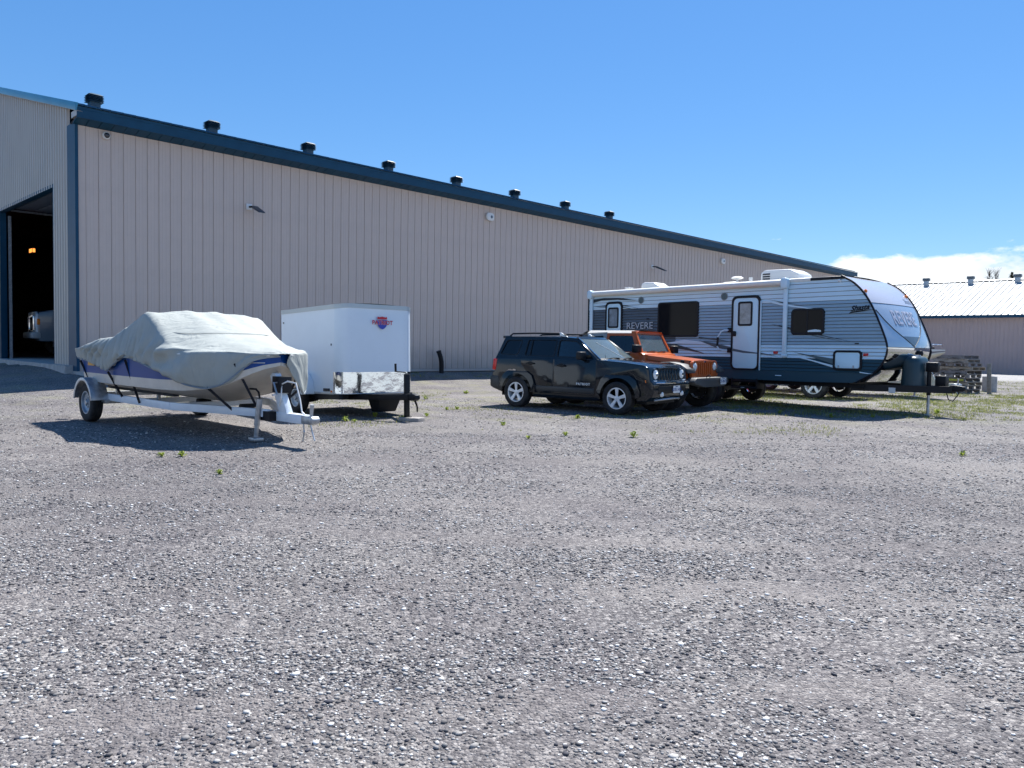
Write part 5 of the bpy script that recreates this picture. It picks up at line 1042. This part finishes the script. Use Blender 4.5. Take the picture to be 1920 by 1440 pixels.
        part('jack_bracket', M_black, j, lambda b: b.box(L * .77, L * .835, *sorted((-.05, jack_y + .04)), rail_z - .13, rail_z - .0))
def hull(o, w_t, g_t, k_t, c_t, s0, s1, bands, n=60):
    """bands: list of (name, material, f0, f1) between gunwale (0), chine (1) and keel (2)"""
    def P(s, f, sd):
        w = max(.003, stab(w_t, s) * min(1, max(0, (s1 - s) / .10)) ** .5); g = stab(g_t, s); k = stab(k_t, s); c = min(stab(c_t, s), g - .02); c = max(c, k + .005)
        if f <= 1: y = w * (1 - .07 * f ** 1.5); z = g + (c - g) * f
        else:
            t = f - 1; y = w * .93 * (1 - t); z = c + (k - c) * (t ** .8)
        return (s, sd * y, z)
    for nm, m, f0, f1 in bands:
        b = MB(); ss = np.linspace(s0, s1, n)
        for sd in (-1, 1): b.grid([[P(s, f, sd) for f in np.linspace(f0, f1, 7)] for s in ss])
        b.build(nm, m, o, ang=40)
    b = MB(); b.add([P(s0, f, -1) for f in np.linspace(0, 2, 9)] + [P(s0, f, 1) for f in np.linspace(0, 2, 9)][::-1], [tuple(range(18))]); b.build('transom', bands[0][1], o)
BT = (-6.33, 13.36); BHDG = -42.2; bz = ground_z(BT[0], BT[1], False)
W_T = [(-.45, .93), (0, .97), (1, 1.0), (2.6, .99), (3.1, .94), (3.45, .84), (3.75, .70), (4.0, .52), (4.18, .30), (4.28, .05)]
G_T = [(-.45, 1.18), (3.8, 1.19), (4.3, 1.20)]
K_T = [(-.45, .48), (.2, .47), (2.4, .46), (2.8, .46), (3.2, .51), (3.6, .63), (3.9, .78), (4.15, .95), (4.3, 1.08)]
C_T = [(-.45, .66), (2.5, .66), (3.2, .67), (3.7, .72), (4.0, .80), (4.2, .95), (4.3, 1.10)]
M_blue = mat('blue_gelcoat', (.004, .060, .26), .35, spec=.3, var=.08, vscale=2); M_hc = mat('cream_gelcoat', (.62, .60, .54), .3, coat=.3, var=.06, dirt=.25); M_hb = mat('stained_hull_bottom', (.56, .51, .43), .45, var=.12, vscale=3, dirt=.3)
bo = thing('covered_boat', 'blue and cream motor boat under a grey fitted cover on the white trailer', 'boat', (BT[0], BT[1], bz), BHDG)
hull(bo, W_T, G_T, K_T, C_T, -.45, 4.28, [('hull_side', M_blue, 0, .72), ('hull_stripe', M_hc, .72, 1.0), ('hull_bottom', M_hb, 1.0, 2.0)])
part('deck', M_hc, bo, lambda b: b.grid([[(s, u * max(.01, stab(W_T, s) - .01), 1.185) for u in (-1, 0, 1)] for s in np.linspace(-.44, 4.26, 40)]))
for s_ in (-1, 1):
    part('rub_rail', M_white, bo, lambda b: b.tube([(s, s_ * (stab(W_T, s) + .006), stab(G_T, s) - .01) for s in np.linspace(-.45, 4.26, 40)], .018, 6))
    part('accent_line', M_white, bo, lambda b: b.tube([(s, s_ * (stab(W_T, s) * .985 + .004), stab(G_T, s) - .115) for s in np.linspace(3.0, 4.22, 16)], .006, 4))
part('bow_eye', M_chrome, bo, lambda b: b.tube([(4.14, 0, .98), (4.22, 0, .95), (4.18, 0, .90)], .012, 6))
part('registration_sticker', mat('orange_sticker', (.62, .30, .03), .5), bo, lambda b: b.box(.02, .28, -.985, -.965, .93, 1.0))
bt = thing('boat_trailer', 'white single-axle boat trailer with winch post and grey fenders under the covered boat', 'trailer', (BT[0], BT[1], bz), BHDG)
boat_trailer(bt, 5.10, .78, .42, M_tw)
part('wiring_cable', M_white, bt, lambda b: b.tube([(4.33, -.05, .50), (4.42, -.08, .62), (4.40, -.06, .80), (4.48, -.02, .84), (4.62, .02, .82), (4.72, .02, .62), (4.80, 0, .45), (4.86, 0, .42)], .012, 6))

sq = lambda t: [(s if s < 2.95 else 2.95 + (s - 2.95) * .738, v) for s, v in t]
# fitted cover: a thin cloth shell over the boat, sagging between its supports
Zc = [(-.50, 1.10), (-.42, 1.24), (-.2, 1.31), (.4, 1.42), (1.0, 1.47), (1.5, 1.64), (2.08, 1.81), (2.20, 1.80), (2.6, 1.66), (3.2, 1.47), (3.8, 1.38), (4.4, 1.29), (4.74, 1.24), (4.86, 1.20)]
Zs = [(-.50, 1.08), (-.40, 1.22), (-.2, 1.27), (.4, 1.37), (1.0, 1.40), (1.5, 1.57), (2.08, 1.75), (2.15, 1.74), (2.5, 1.52), (2.95, 1.29), (3.6, 1.25), (4.4, 1.22), (4.86, 1.20)]
Zb = {-1: [(-.50, 1.04), (0, 1.01), (.5, .95), (.96, .86), (1.3, 1.0), (1.68, 1.11), (2.2, 1.03), (2.85, .91), (3.5, .76), (3.95, .71), (4.25, .78), (4.40, .90), (4.54, 1.05), (4.66, 1.15), (4.86, 1.17)],
      1: [(-.50, 1.0), (.5, .92), (1.2, .85), (1.9, .98), (2.8, .85), (3.6, .76), (4.1, .72), (4.45, .60), (4.62, .72), (4.72, 1.08), (4.86, 1.17)]}
Zc, Zs, Zb = sq(Zc), sq(Zs), {k: sq(v) for k, v in Zb.items()}
M_cov = mat('grey_cover_cloth', (.35, .375, .35), .75, var=.07, vscale=2.5, bump=0)
def crumple(m):
    # tight creases of slack cloth
    t = m.node_tree; b = t.nodes['Principled BSDF']; tc = t.nodes.new('ShaderNodeTexCoord'); mp = t.nodes.new('ShaderNodeMapping'); mp.inputs['Scale'].default_value = (2.1, .75, .45); t.links.new(tc.outputs['Object'], mp.inputs[0])
    n = t.nodes.new('ShaderNodeTexNoise'); n.inputs['Scale'].default_value = 3.2; n.inputs['Detail'].default_value = 3; n.inputs['Distortion'].default_value = .7; t.links.new(mp.outputs[0], n.inputs['Vector'])
    a = t.nodes.new('ShaderNodeMath'); a.operation = 'SUBTRACT'; a.inputs[1].default_value = .5; t.links.new(n.outputs[0], a.inputs[0]); c = t.nodes.new('ShaderNodeMath'); c.operation = 'ABSOLUTE'; t.links.new(a.outputs[0], c.inputs[0])
    bp = t.nodes.new('ShaderNodeBump'); bp.inputs['Strength'].default_value = .55; bp.inputs['Distance'].default_value = .085; t.links.new(c.outputs[0], bp.inputs['Height']); t.links.new(bp.outputs[0], b.inputs['Normal'])
crumple(M_cov)
def cover():
    b = MB(); ns, nt_ = 300, 34
    for sd in (-1, 1):
        rows = []
        for i in range(ns + 1):
            s = -.50 + 4.86 * i / ns; w = max(.02, stab(W_T, min(max(s, -.45), 4.28), .06) + .055 - max(0, s - 4.26) * .6); zc = stab(Zc, s, .04); zs = stab(Zs, s, .03); zb = stab(Zb[sd], s, .07)
            tent = smooth(1.2, 1.9, s) * smooth(3.0, 2.25, s)
            ysh = w * (.86 + .02 * tent); row = []
            for j in range(nt_ + 1):
                t = j / nt_
                if t < .34: k = t / .34; y = ysh * k; z = zc + (zs - zc) * k ** 2.2
                elif t < .60: k = (t - .34) / .26; y = ysh + (w - ysh) * (k ** (1 - .35 * (1 - tent))); z = zs + (1.205 - zs) * (k ** (1.0 if tent > .3 else 1.5))
                else: k = (t - .60) / .40; y = w + .012 * math.sin(k * 3.14) - .02 * k; z = 1.205 + (zb - 1.205) * k
                # folds: gathered verticals on the sides aft, soft diagonals forward, slack ripples on top
                side = smooth(.30, .55, t)
                fold = .105 * side * smooth(2.5, 1.8, s) * smooth(-.5, .0, s) * (abs(math.sin(s * 19 + 1.6 * math.sin(s * 3.1 + sd) + 1.4 * t + 1.2 * noise.noise((s * 3, t * 2, sd)))) ** .6 - .7) * (.45 + .55 * smooth(-.2, .4, noise.noise((s * 2, t * 1.2, sd))))
                fold += .045 * side * smooth(2.5, 3.0, s) * smooth(4.25, 3.9, s) * math.sin((s - 3.68) * 14 * (1.15 - t) + 5 * t + sd)
                fold += .014 * noise.noise((s * 3.2, sd * t * 5.5, 2.0)) + .008 * noise.noise((s * 9, sd * t * 10, 5.0))
                fold += .050 * side * math.sin(s * 21 + 9 * t + 3 * noise.noise((s * 1.5, sd * t * 3, 9.))) * max(0, noise.noise((s * 1.3, sd * t * 2.5, 3.)) + .15)
                top = (1 - side) * smooth(1.9, 2.2, s)
                ys = sd * y
                zf = top * (.036 * math.sin(ys * 13 + 2.2 * noise.noise((s * 1.4, ys * 2, 1))) * smooth(3.2, 2.3, s) * max(0, .35 + noise.noise((ys * 3, s, 3))) + .012 * noise.noise((s * 4, ys * 4, 7)) + .010 * math.sin(s * 9 - abs(ys) * 5 + 3 * noise.noise((s, ys, 4))) * smooth(2.8, 3.4, s) * .6)
                row.append((s, sd * (y + fold * side), z + zf + fold * (1 - side) * .5))
            rows.append(row)
        b.grid(rows)
    me = b.mesh('boat_cover', M_cov, ang=60); return me
cv = thing('boat_cover', 'light grey fabric cover drawn tight over the blue boat with black straps', 'boat cover', (BT[0], BT[1], bz), BHDG)
ck = link('cloth', cover(), cv); sm = ck.modifiers.new('thickness', 'SOLIDIFY'); sm.thickness = .004; sm.offset = 1
M_strap = mat('black_webbing', (.012, .013, .02), .8)
part('hem_seam', mat('cover_hem', (.22, .26, .29), .8), cv, lambda b: [b.tube([(s, sd * (max(.02, stab(W_T, s, .06) + .055) - .012), stab(Zb[sd], s, .07) + .006) for s in np.linspace(-.46, 4.16, 70)], .011, 5) for sd in (-1, 1)] and None)
part('panel_seam', mat('cover_seam', (.33, .35, .34), .8), cv, lambda b: b.tube([(2.30 + 1.45 * math.cos(a) * .62, .86 * math.sin(a), 0) for a in ()] or [(2.62 + .55 * (1 - (y / .84) ** 2), y, stab(Zc, 2.62 + .55 * (1 - (y / .84) ** 2)) + (stab(Zs, 2.62 + .55 * (1 - (y / .84) ** 2)) - stab(Zc, 2.62 + .55 * (1 - (y / .84) ** 2))) * (abs(y) / .86) ** 2.2 + .016) for y in np.linspace(-.84, .84, 30)], .005, 4))
for x, zt, lo in ((-.40, .98, (-.10, .46)), (.96, .84, (1.0, .46)), (1.62, 1.04, (1.66, .40)), (3.68, .72, (3.62, .40)), (4.0, 1.05, (4.02, .36))):
    for sd in (-1, 1):
        wy = stab(W_T, x) + .02; yl = .82 if lo[0] < 2.6 else (.82 - (lo[0] - 2.6) * .47)
        part('strap', M_strap, cv, lambda b: b.bar((x, sd * wy, zt + .02), (lo[0], sd * yl, lo[1]), .035, .006, (1, 0, .2)))

# ---------------------------------------------------------------- white boat on a trailer behind the camper
WBP = (9.84, 27.95); WBH = -46.0; wz = ground_z(*WBP, False)
wb = thing('white_boat', 'white motor boat on a trailer, its bow showing past the camper nose', 'boat', (*WBP, wz), WBH)
sc = lambda t, k=1.0, a=.0: [(x * 1.12, v * k + a) for x, v in t]
W2, G2, K2, C2 = [(-.5, .93), (0, .97), (1.1, 1.0), (3.3, 1.0), (4.0, .98), (4.5, .90), (4.8, .76), (5.05, .58), (5.2, .36), (5.35, .05)], [(-.5, 1.52), (4.6, 1.53), (5.4, 1.54)], [(-.5, .62), (2.4, .62), (3.6, .76), (4.4, 1.0), (5.0, 1.28), (5.4, 1.46)], [(-.5, .85), (3, .88), (4.2, 1.10), (5.0, 1.32), (5.4, 1.48)]
hull(wb, W2, G2, K2, C2, -.5, 5.35, [('hull_side', mat('white_gelcoat', (.66, .67, .66), .2, coat=.6), 0, .38), ('hull_band', mat('grey_hull_band', (.16, .15, .18), .3), .38, .72), ('hull_stripe', M_hc, .72, 1.0), ('hull_bottom', M_hc, 1.0, 2.0)], 40)
part('deck', M_white, wb, lambda b: b.grid([[(s, u * max(.01, stab(W2, s) - .01), 1.52 + .10 * (1 - u * u) * smooth(5.2, 3.5, s)) for u in (-1, -.5, 0, .5, 1)] for s in np.linspace(2.2, 5.3, 24)]))
part('windshield', G_tint, wb, lambda b: b.grid([[(2.6 + .5 * math.cos(a) - .22 * k, .86 * math.sin(a), 1.54 + .42 * k) for a in np.linspace(-1.4, 1.4, 15)] for k in (0, 1)]))
part('bow_rail', M_chrome, wb, lambda b: b.tube([(s, u * (stab(W2, s) - .08), 1.70) for s, u in [(x, -1) for x in np.linspace(3.6, 5.1, 8)] + [(x, 1) for x in np.linspace(5.1, 3.6, 8)]], .014, 6))
part('bow_light', M_black, wb, lambda b: b.lathe([(0, .07), (.03, .06), (.04, 0)], lambda u, v, w: (5.0 + u, v, 1.56 + w), 10))
part('interior_floor', M_dash, wb, lambda b: b.box(-.4, 2.4, -.85, .85, 1.0, 1.05))
w_t = thing('boat_trailer', 'pale boat trailer under the white boat beside the pallet stack', 'trailer', (*WBP, wz), WBH)
boat_trailer(w_t, 5.85, .80, .50, mat('cream_trailer_paint', (.62, .60, .46), .4, dirt=.2), post=True)

# ---------------------------------------------------------------- enclosed cargo trailer
def build_cargo():
    M_cw = mat('white_aluminium_skin', (.70, .79, .86), .24, coat=.4, var=.03, vscale=1.2); M_edge = mat('bare_edge_trim', (.42, .46, .48), .35, .6); M_guard = mat('bright_stone_guard', (.62, .66, .70), .08, 1., bump=.55, bscale=3.0)
    # origin at the near front bottom corner, x forward, y left
    o = thing('cargo_trailer', 'white enclosed cargo trailer with red and blue shield emblem, behind the covered boat', 'trailer', (-3.38 * .93, 15.0 * .93, 1.5 - .99 * .93), -48, 1.8); o.scale = (.93, .93, .93)
    W, L, H = 1.78, 2.50, 1.77
    rc = .22
    def outl(q): return [(-L, q)] + [(-rc + (rc - q) * math.sin(R(a)), rc - (rc - q) * math.cos(R(a))) for a in range(0, 91, 10)] + [(-rc + (rc - q) * math.cos(R(a)), W - rc + (rc - q) * math.sin(R(a))) for a in range(0, 91, 10)] + [(-L, W - q)]
    # skins: bottom to roof, front bows out a little
    def fr(p, z): x, y = p; bow = .05 * max(0, 1 - ((y - W / 2) / (W / 2)) ** 2) if x > -rc else 0; return (x + bow, y, z)
    part('body', M_cw, o, lambda b: b.grid([[fr(p, z) for p in outl(0)] for z in (.0, .6, 1.2, H - .06)]), ang=50)
    part('floor', M_black, o, lambda b: b.prism(outl(.01), lambda u, v, w: (u, v, w), .0, .03))
    part('rear_ramp', M_cw, o, lambda b: b.box(-L - .03, -L + .0, .02, W - .02, .0, H - .06), bevel=.006)
    part('roof', mat('white_roof_sheet', (.66, .70, .72), .35), o, lambda b: b.grid([[(x, y, H - .01 + .06 * (1 - ((y - W / 2) / (W / 2)) ** 2)) for y in np.linspace(0.01, W - .01, 11)] for x in (-L, -1.2, -.22, -.05)]))
    tr = part('roof_trim', M_edge, o, lambda b: b.grid([[fr((p[0] + (.012 if p[0] > -rc else 0), p[1] - (.012 if p[1] < .02 else 0) + (.012 if p[1] > W - .02 else 0)), z + (.045 * (1 - ((p[1] - W / 2) / (W / 2)) ** 2))) for p in outl(0)] for z in (H - .085, H - .08, H - .005, H + .004)]), ang=50)
    part('bottom_trim', M_edge, o, lambda b: b.box(-L, -.20, -.010, .004, -.012, .035), bevel=.003)
    part('stone_guard', M_guard, o, lambda b: b.grid([[tuple(Vector(fr(p, z)) + Vector((.004 if p[0] > -rc else 0, -.004 if p[1] < rc else .004 if p[1] > W - rc else 0, 0))) for p in outl(0)[1:-1]] for z in (.012, .15, .30, .435)]), ang=50)
    # rivet lines down the front skin
    for y in (.26, W / 2, W - .26):
        b = MB()
        for k in range(12): b.add([fr((0, y + dy), .52 + k * .098 + dz) for dy, dz in ((-.005, 0), (0, -.005), (.005, 0), (0, .005))], [(0, 1, 2, 3)])
        for v in range(len(b.v)): b.v[v] = (b.v[v][0] + .003, b.v[v][1], b.v[v][2])
        r = b.build('rivet_row', M_edge, o); r['kind'] = 'stuff'
    fe = MB(); fe.prism([(-1.92, -.03), (-1.90, .14), (-1.80, .33), (-1.62, .435), (-1.40, .45), (-1.20, .40), (-1.06, .27), (-1.0, .10), (-.99, -.02), (-1.05, -.02), (-1.09, .10), (-1.18, .24), (-1.32, .33), (-1.60, .33), (-1.78, .20), (-1.86, -.03)], lambda u, v, w: (u, w, v), -.24, .0)
    fe.build('fender', M_cw, o, bevel=.012)
    part('fender_skin', M_cw, o, lambda b: b.prism([(-1.92, -.03), (-1.90, .14), (-1.80, .33), (-1.62, .435), (-1.40, .45), (-1.20, .40), (-1.06, .27), (-1.0, .10), (-.99, -.02), (-1.12, -.02), (-1.22, .12), (-1.46, .20), (-1.70, .12), (-1.80, -.03)], lambda u, v, w: (u, w, v), -.25, -.235))
    for y, s in ((-.12, -1), (W + .12, 1)): wheel(o, -1.46, y, s, .315, .19, .185, style='steel', zc=-.10, mrim=mat('white_spoke_rim', (.55, .60, .64), .35, .2))
    part('axle', M_black, o, lambda b: b.box(-1.50, -1.42, -.1, W + .1, -.16, -.08))
    part('frame', M_black, o, lambda b: (b.box(-L, -.04, .02, .10, -.105, -.005), b.box(-L, -.04, W - .10, W - .02, -.105, -.005), b.box(-.30, -.22, .1, W - .1, -.10, -.01), b.box(-1.9, -1.82, .1, W - .1, -.10, -.01)))
    part('leaf_spring', M_black, o, lambda b: b.tube([(-1.9, .06, -.13), (-1.46, .06, -.19), (-1.0, .06, -.13)], .03, 6))
    for x0, x1 in ((-.60, -.44), (-.42, -.36)): part('marker_lamp', M_hub, o, lambda b: b.box(x0, x1, -.025, -.003, .05, .11), bevel=.006)
    part('amber_marker', M_amber, o, lambda b: b.box(-.31, -.26, -.022, -.003, .03, .07), bevel=.006)
    part('door_pin', M_black, o, lambda b: b.box(-.30, -.28, -.012, -.001, .96, 1.0)); part('vent_screw', M_black, o, lambda b: b.box(-2.40, -2.37, -.012, -.001, 1.48, 1.51))
    # tongue, coupler, jack on a wooden block
    yc = W / 2
    part('tongue', M_black, o, lambda b: (b.bar((-.5, yc - .62, -.07), (1.15, yc - .04, -.05), .06, .11), b.bar((-.5, yc + .62, -.07), (1.15, yc + .04, -.05), .06, .11), b.box(.06, .46, yc - .42, yc + .42, -.02, .004), b.box(.9, 1.18, yc - .06, yc + .06, -.11, .02)), bevel=.004)
    part('wheel_stand_in', M_black, o, lambda b: b.hexa([(.10, yc - .22, -.36), (.34, yc - .18, -.36), (.34, yc + .20, -.36), (.10, yc + .24, -.36), (.06, yc - .30, -.05), (.44, yc - .26, -.05), (.44, yc + .28, -.05), (.06, yc + .32, -.05)]), bevel=.02)  # added dark block standing in for the wheel seen beneath the body
    part('coupler', M_black, o, lambda b: b.prism([(0, -.06), (.18, -.06), (.25, -.02), (.24, .05), (.1, .08), (0, .06)], lambda u, v, w: (1.15 + u, yc + w, -.05 + v), -.055, .055), bevel=.012)
    jk = part('tongue_jack', M_black, o, lambda b: (b.box(.985, 1.065, yc - .045, yc + .045, -.42, .40), b.box(.95, 1.10, yc - .07, yc + .07, -.435, -.42)), bevel=.008)
    part('jack_crank', M_black, jk, lambda b: (b.tube([(1.02, yc, .40), (1.02, yc - .03, .43), (.98, yc - .22, .45)], .012, 6), b.tube([(.98, yc - .22, .44), (.98, yc - .225, .60)], .022, 8)))
    part('jack_bracket', M_galv, jk, lambda b: b.box(.97, 1.08, yc - .06, yc + .06, -.03, .0))
    part('safety_chain', M_black, o, lambda b: b.tube([(1.20, yc + .04, -.08), (1.24, yc + .10, -.24), (1.26, yc + .08, -.32), (1.28, yc + .06, -.20), (1.30, yc, -.08)], .015, 6))
    # shield emblem on the front skin
    yl, zl = .965, 1.43
    E = lambda u, v, w: (fr((0, yl + u), 0)[0] + w, yl + u, zl + v)
    M_eb = mat('emblem_blue', (.012, .05, .42), .35); M_er = mat('emblem_red', (.55, .008, .03), .35)
    shield = [(-.115, .06), (-.12, -.01), (-.09, -.075), (-.045, -.115), (0, -.132), (.045, -.115), (.09, -.075), (.12, -.01), (.115, .06)]
    em = part('emblem', M_eb, o, lambda b: b.prism(shield, E, .003, .006))
    part('emblem_bar', M_er, em, lambda b: b.prism([(-.12, .072), (-.108, .125), (-.075, .112), (-.03, .120), (0, .128), (.03, .120), (.075, .112), (.108, .125), (.12, .072)], E, .003, .006))
    text('emblem_outline', 'PATRIOT', M_cw, em, .120, basis(E(0, 0, .009), (0, 1, 0), (0, 0, 1)), .0008, bold=.0055, space=1.0)
    text('emblem_letters', 'PATRIOT', M_er, em, .120, basis(E(0, 0, .0115), (0, 1, 0), (0, 0, 1)), .0008, bold=.003, space=1.0)
    return o
cg = build_cargo()
bpy.context.view_layer.update()
jp = cg.matrix_world @ Vector((1.02, .89, -.435))
wbk = thing('wood_block', 'flat grey wooden block under the cargo trailer jack', 'wood block', (jp.x, jp.y, ground_z(jp.x, jp.y) - .01), -20)
hb = jp.z - ground_z(jp.x, jp.y) + .009
part('block', M_wood[0], wbk, lambda b: b.box(-.10, .30, -.13, .13, -.03, hb), bevel=.006)

# ================================================================ weeds and grass
def leaf_mat(name, a, c):
    m = bpy.data.materials.new(name); m.use_nodes = True; t = m.node_tree; b = t.nodes['Principled BSDF']; g = t.nodes.new('ShaderNodeNewGeometry'); r = t.nodes.new('ShaderNodeValToRGB')
    r.color_ramp.elements[0].color = (*a, 1); r.color_ramp.elements[1].color = (*c, 1); t.links.new(g.outputs['Random Per Island'], r.inputs[0]); t.links.new(r.outputs[0], b.inputs['Base Color']); b.inputs['Roughness'].default_value = .6
    tr = t.nodes.new('ShaderNodeBsdfTranslucent'); t.links.new(r.outputs[0], tr.inputs[0]); mx = t.nodes.new('ShaderNodeMixShader'); mx.inputs[0].default_value = .45
    t.links.new(b.outputs[0], mx.inputs[1]); t.links.new(tr.outputs[0], mx.inputs[2]); t.links.new(mx.outputs[0], t.nodes['Material Output'].inputs[0]); return m
M_weed = leaf_mat('weed_leaf', (.17, .24, .03), (.42, .48, .09)); M_grass = leaf_mat('yard_grass', (.13, .17, .04), (.34, .33, .12))
def weed_mesh(seed, n, r_, h):
    b = MB(); r = random.Random(seed)
    for k in range(n):
        a = r.uniform(0, 6.283); l = r.uniform(.4, 1) * r_; d = Vector((math.cos(a), math.sin(a), 0)); q = Vector((-d.y, d.x, 0)) * r.uniform(.10, .2) * r_; hh = r.uniform(.3, 1) * h; p0 = d * r.uniform(0, .15) * r_
        b.add([p0, p0 + d * l * .55 + q + Vector((0, 0, hh)), p0 + d * l + Vector((0, 0, hh * r.uniform(.5, 1.1))), p0 + d * l * .55 - q + Vector((0, 0, hh))], [(0, 1, 2, 3)])
    return b.mesh('weed', M_weed, smooth=False)
WM = [weed_mesh(k, 30, .085, .07) for k in range(6)]
def cam_ground(px, py):
    """yard point seen at a pixel of the 1920 x 1440 photograph"""
    v = cam.matrix_world.to_3x3() @ Vector(((px - 960) / 1440, (720 - py) / 1440, -1)); z = .14
    for _ in range(6):
        t = (z - EYE) / v.z; x, y = v.x * t, v.y * t; z = ground_z(x, y)
    return Vector((x, y, z))
for k, (px, py, s, lab) in enumerate(((303, 856, 1.0, 'left of the two small green weeds at the edge of the boat shadow'), (341, 856, 1.2, 'right of the two small green weeds at the edge of the boat shadow'), (411, 889, .9, 'lone small weed on the gravel below the boat shadow'),
        (648, 790, 1.5, 'bright weed clump in front of the cargo trailer shadow'), (665, 792, 1.1, 'small weed just right of the bright clump by the cargo trailer shadow'), (703, 782, 1.5, 'weed left of the cargo trailer jack block'), (752, 788, 1.5, 'weed growing against the front of the wooden jack block'),
        (798, 749, 1.6, 'low weed right of the cargo trailer coupler'), (873, 738, 1.7, 'weed on the gravel rise left of the black car'), (857, 768, 1.3, 'weed midway between jack block and black car'), (800, 781, 1.3, 'weed right of the wooden jack block'), (838, 769, 1.1, 'small weed left of the one before the black car'),
        (943, 798, 1.2, 'single weed left of the black car shadow'), (1063, 748, 1.6, 'weed under the sill of the black car'), (1112, 751, 1.4, 'weed behind the front wheel of the black car'), (1083, 785, 1.4, 'weed in front of the black car shadow'), (1188, 820, 1.8, 'bright weed on open gravel below the black car front wheel'), (1060, 817, 1.1, 'faint weed below the black car'),
        (1560, 783, 1.7, 'weed at the lit edge of the camper shadow'), (1756, 776, 2.1, 'tall weed beside the camper tongue jack'), (1637, 783, 1.2, 'small weed below the camper nose shadow'), (1804, 855, 1.2, 'lone weed on gravel at the right edge'), (1462, 776, 1.5, 'weed in front of the camper shadow near its step'), (990, 823, .9, 'small faint weed on the gravel left of centre'))):
    p = cam_ground(px, py); o = link('weed', WM[k % 6]); o.location = p; s *= .72; o.scale = (s, s, s * 1.15); o.rotation_euler = (0, 0, k * 1.3); tag(o, lab, 'weed', 'weeds sprouting in the gravel')
def grass():
    V = []; F = []; r = np.random.default_rng(11); tot = 0
    def blades(x, y, n, h):
        nonlocal tot
        for _ in range(n):
            a = r.uniform(0, 6.283); d = np.array([math.cos(a), math.sin(a)]); q = np.array([-d[1], d[0]]) * r.uniform(.004, .010); bx, by = x + r.normal(0, .05), y + r.normal(0, .05); z = ground_z(bx, by) - .005; hh = h * r.uniform(.4, 1.1); ln = d * hh * r.uniform(.2, .9)
            V.extend([(bx - q[0], by - q[1], z), (bx + q[0], by + q[1], z), (bx + ln[0], by + ln[1], z + hh)]); F.append((tot, tot + 1, tot + 2)); tot += 3
    def zone(n, fx, h, thr, nb=7):
        for _ in range(n):
            x, y = fx()
            if noise.noise((x * .55, y * .55, 4.)) + .6 * noise.noise((x * 1.9, y * 1.9, 8.)) > thr + r.uniform(-.15, .15): blades(x, y, nb, h)
    zone(11000, lambda: (r.uniform(5, 22), r.uniform(16.2, 27)), .065, -.14)
    zone(3600, lambda: (r.uniform(8, 30), r.uniform(24, 42)), .09, -.10, 5)
    zone(4200, lambda: (r.uniform(-4.5, 6), r.uniform(12.5, 22)), .045, .16, 5)
    zone(500, lambda: (r.uniform(-9, -4), r.uniform(14.5, 19)), .05, .22, 6)
    def foot():
        t, d = r.uniform(6, 45), r.uniform(.15, 1.2) ** 1.5; p = BC + BD * t - BN * d; return p.x, p.y
    zone(1500, foot, .09, .05, 6)
    me = bpy.data.meshes.new('yard_grass'); me.from_pydata(V, [], F); me.materials.append(M_grass); o = link('yard_grass', me); tag(o, 'thin dry grass growing through the gravel around the parked vehicles', 'grass', kind='stuff')
grass()
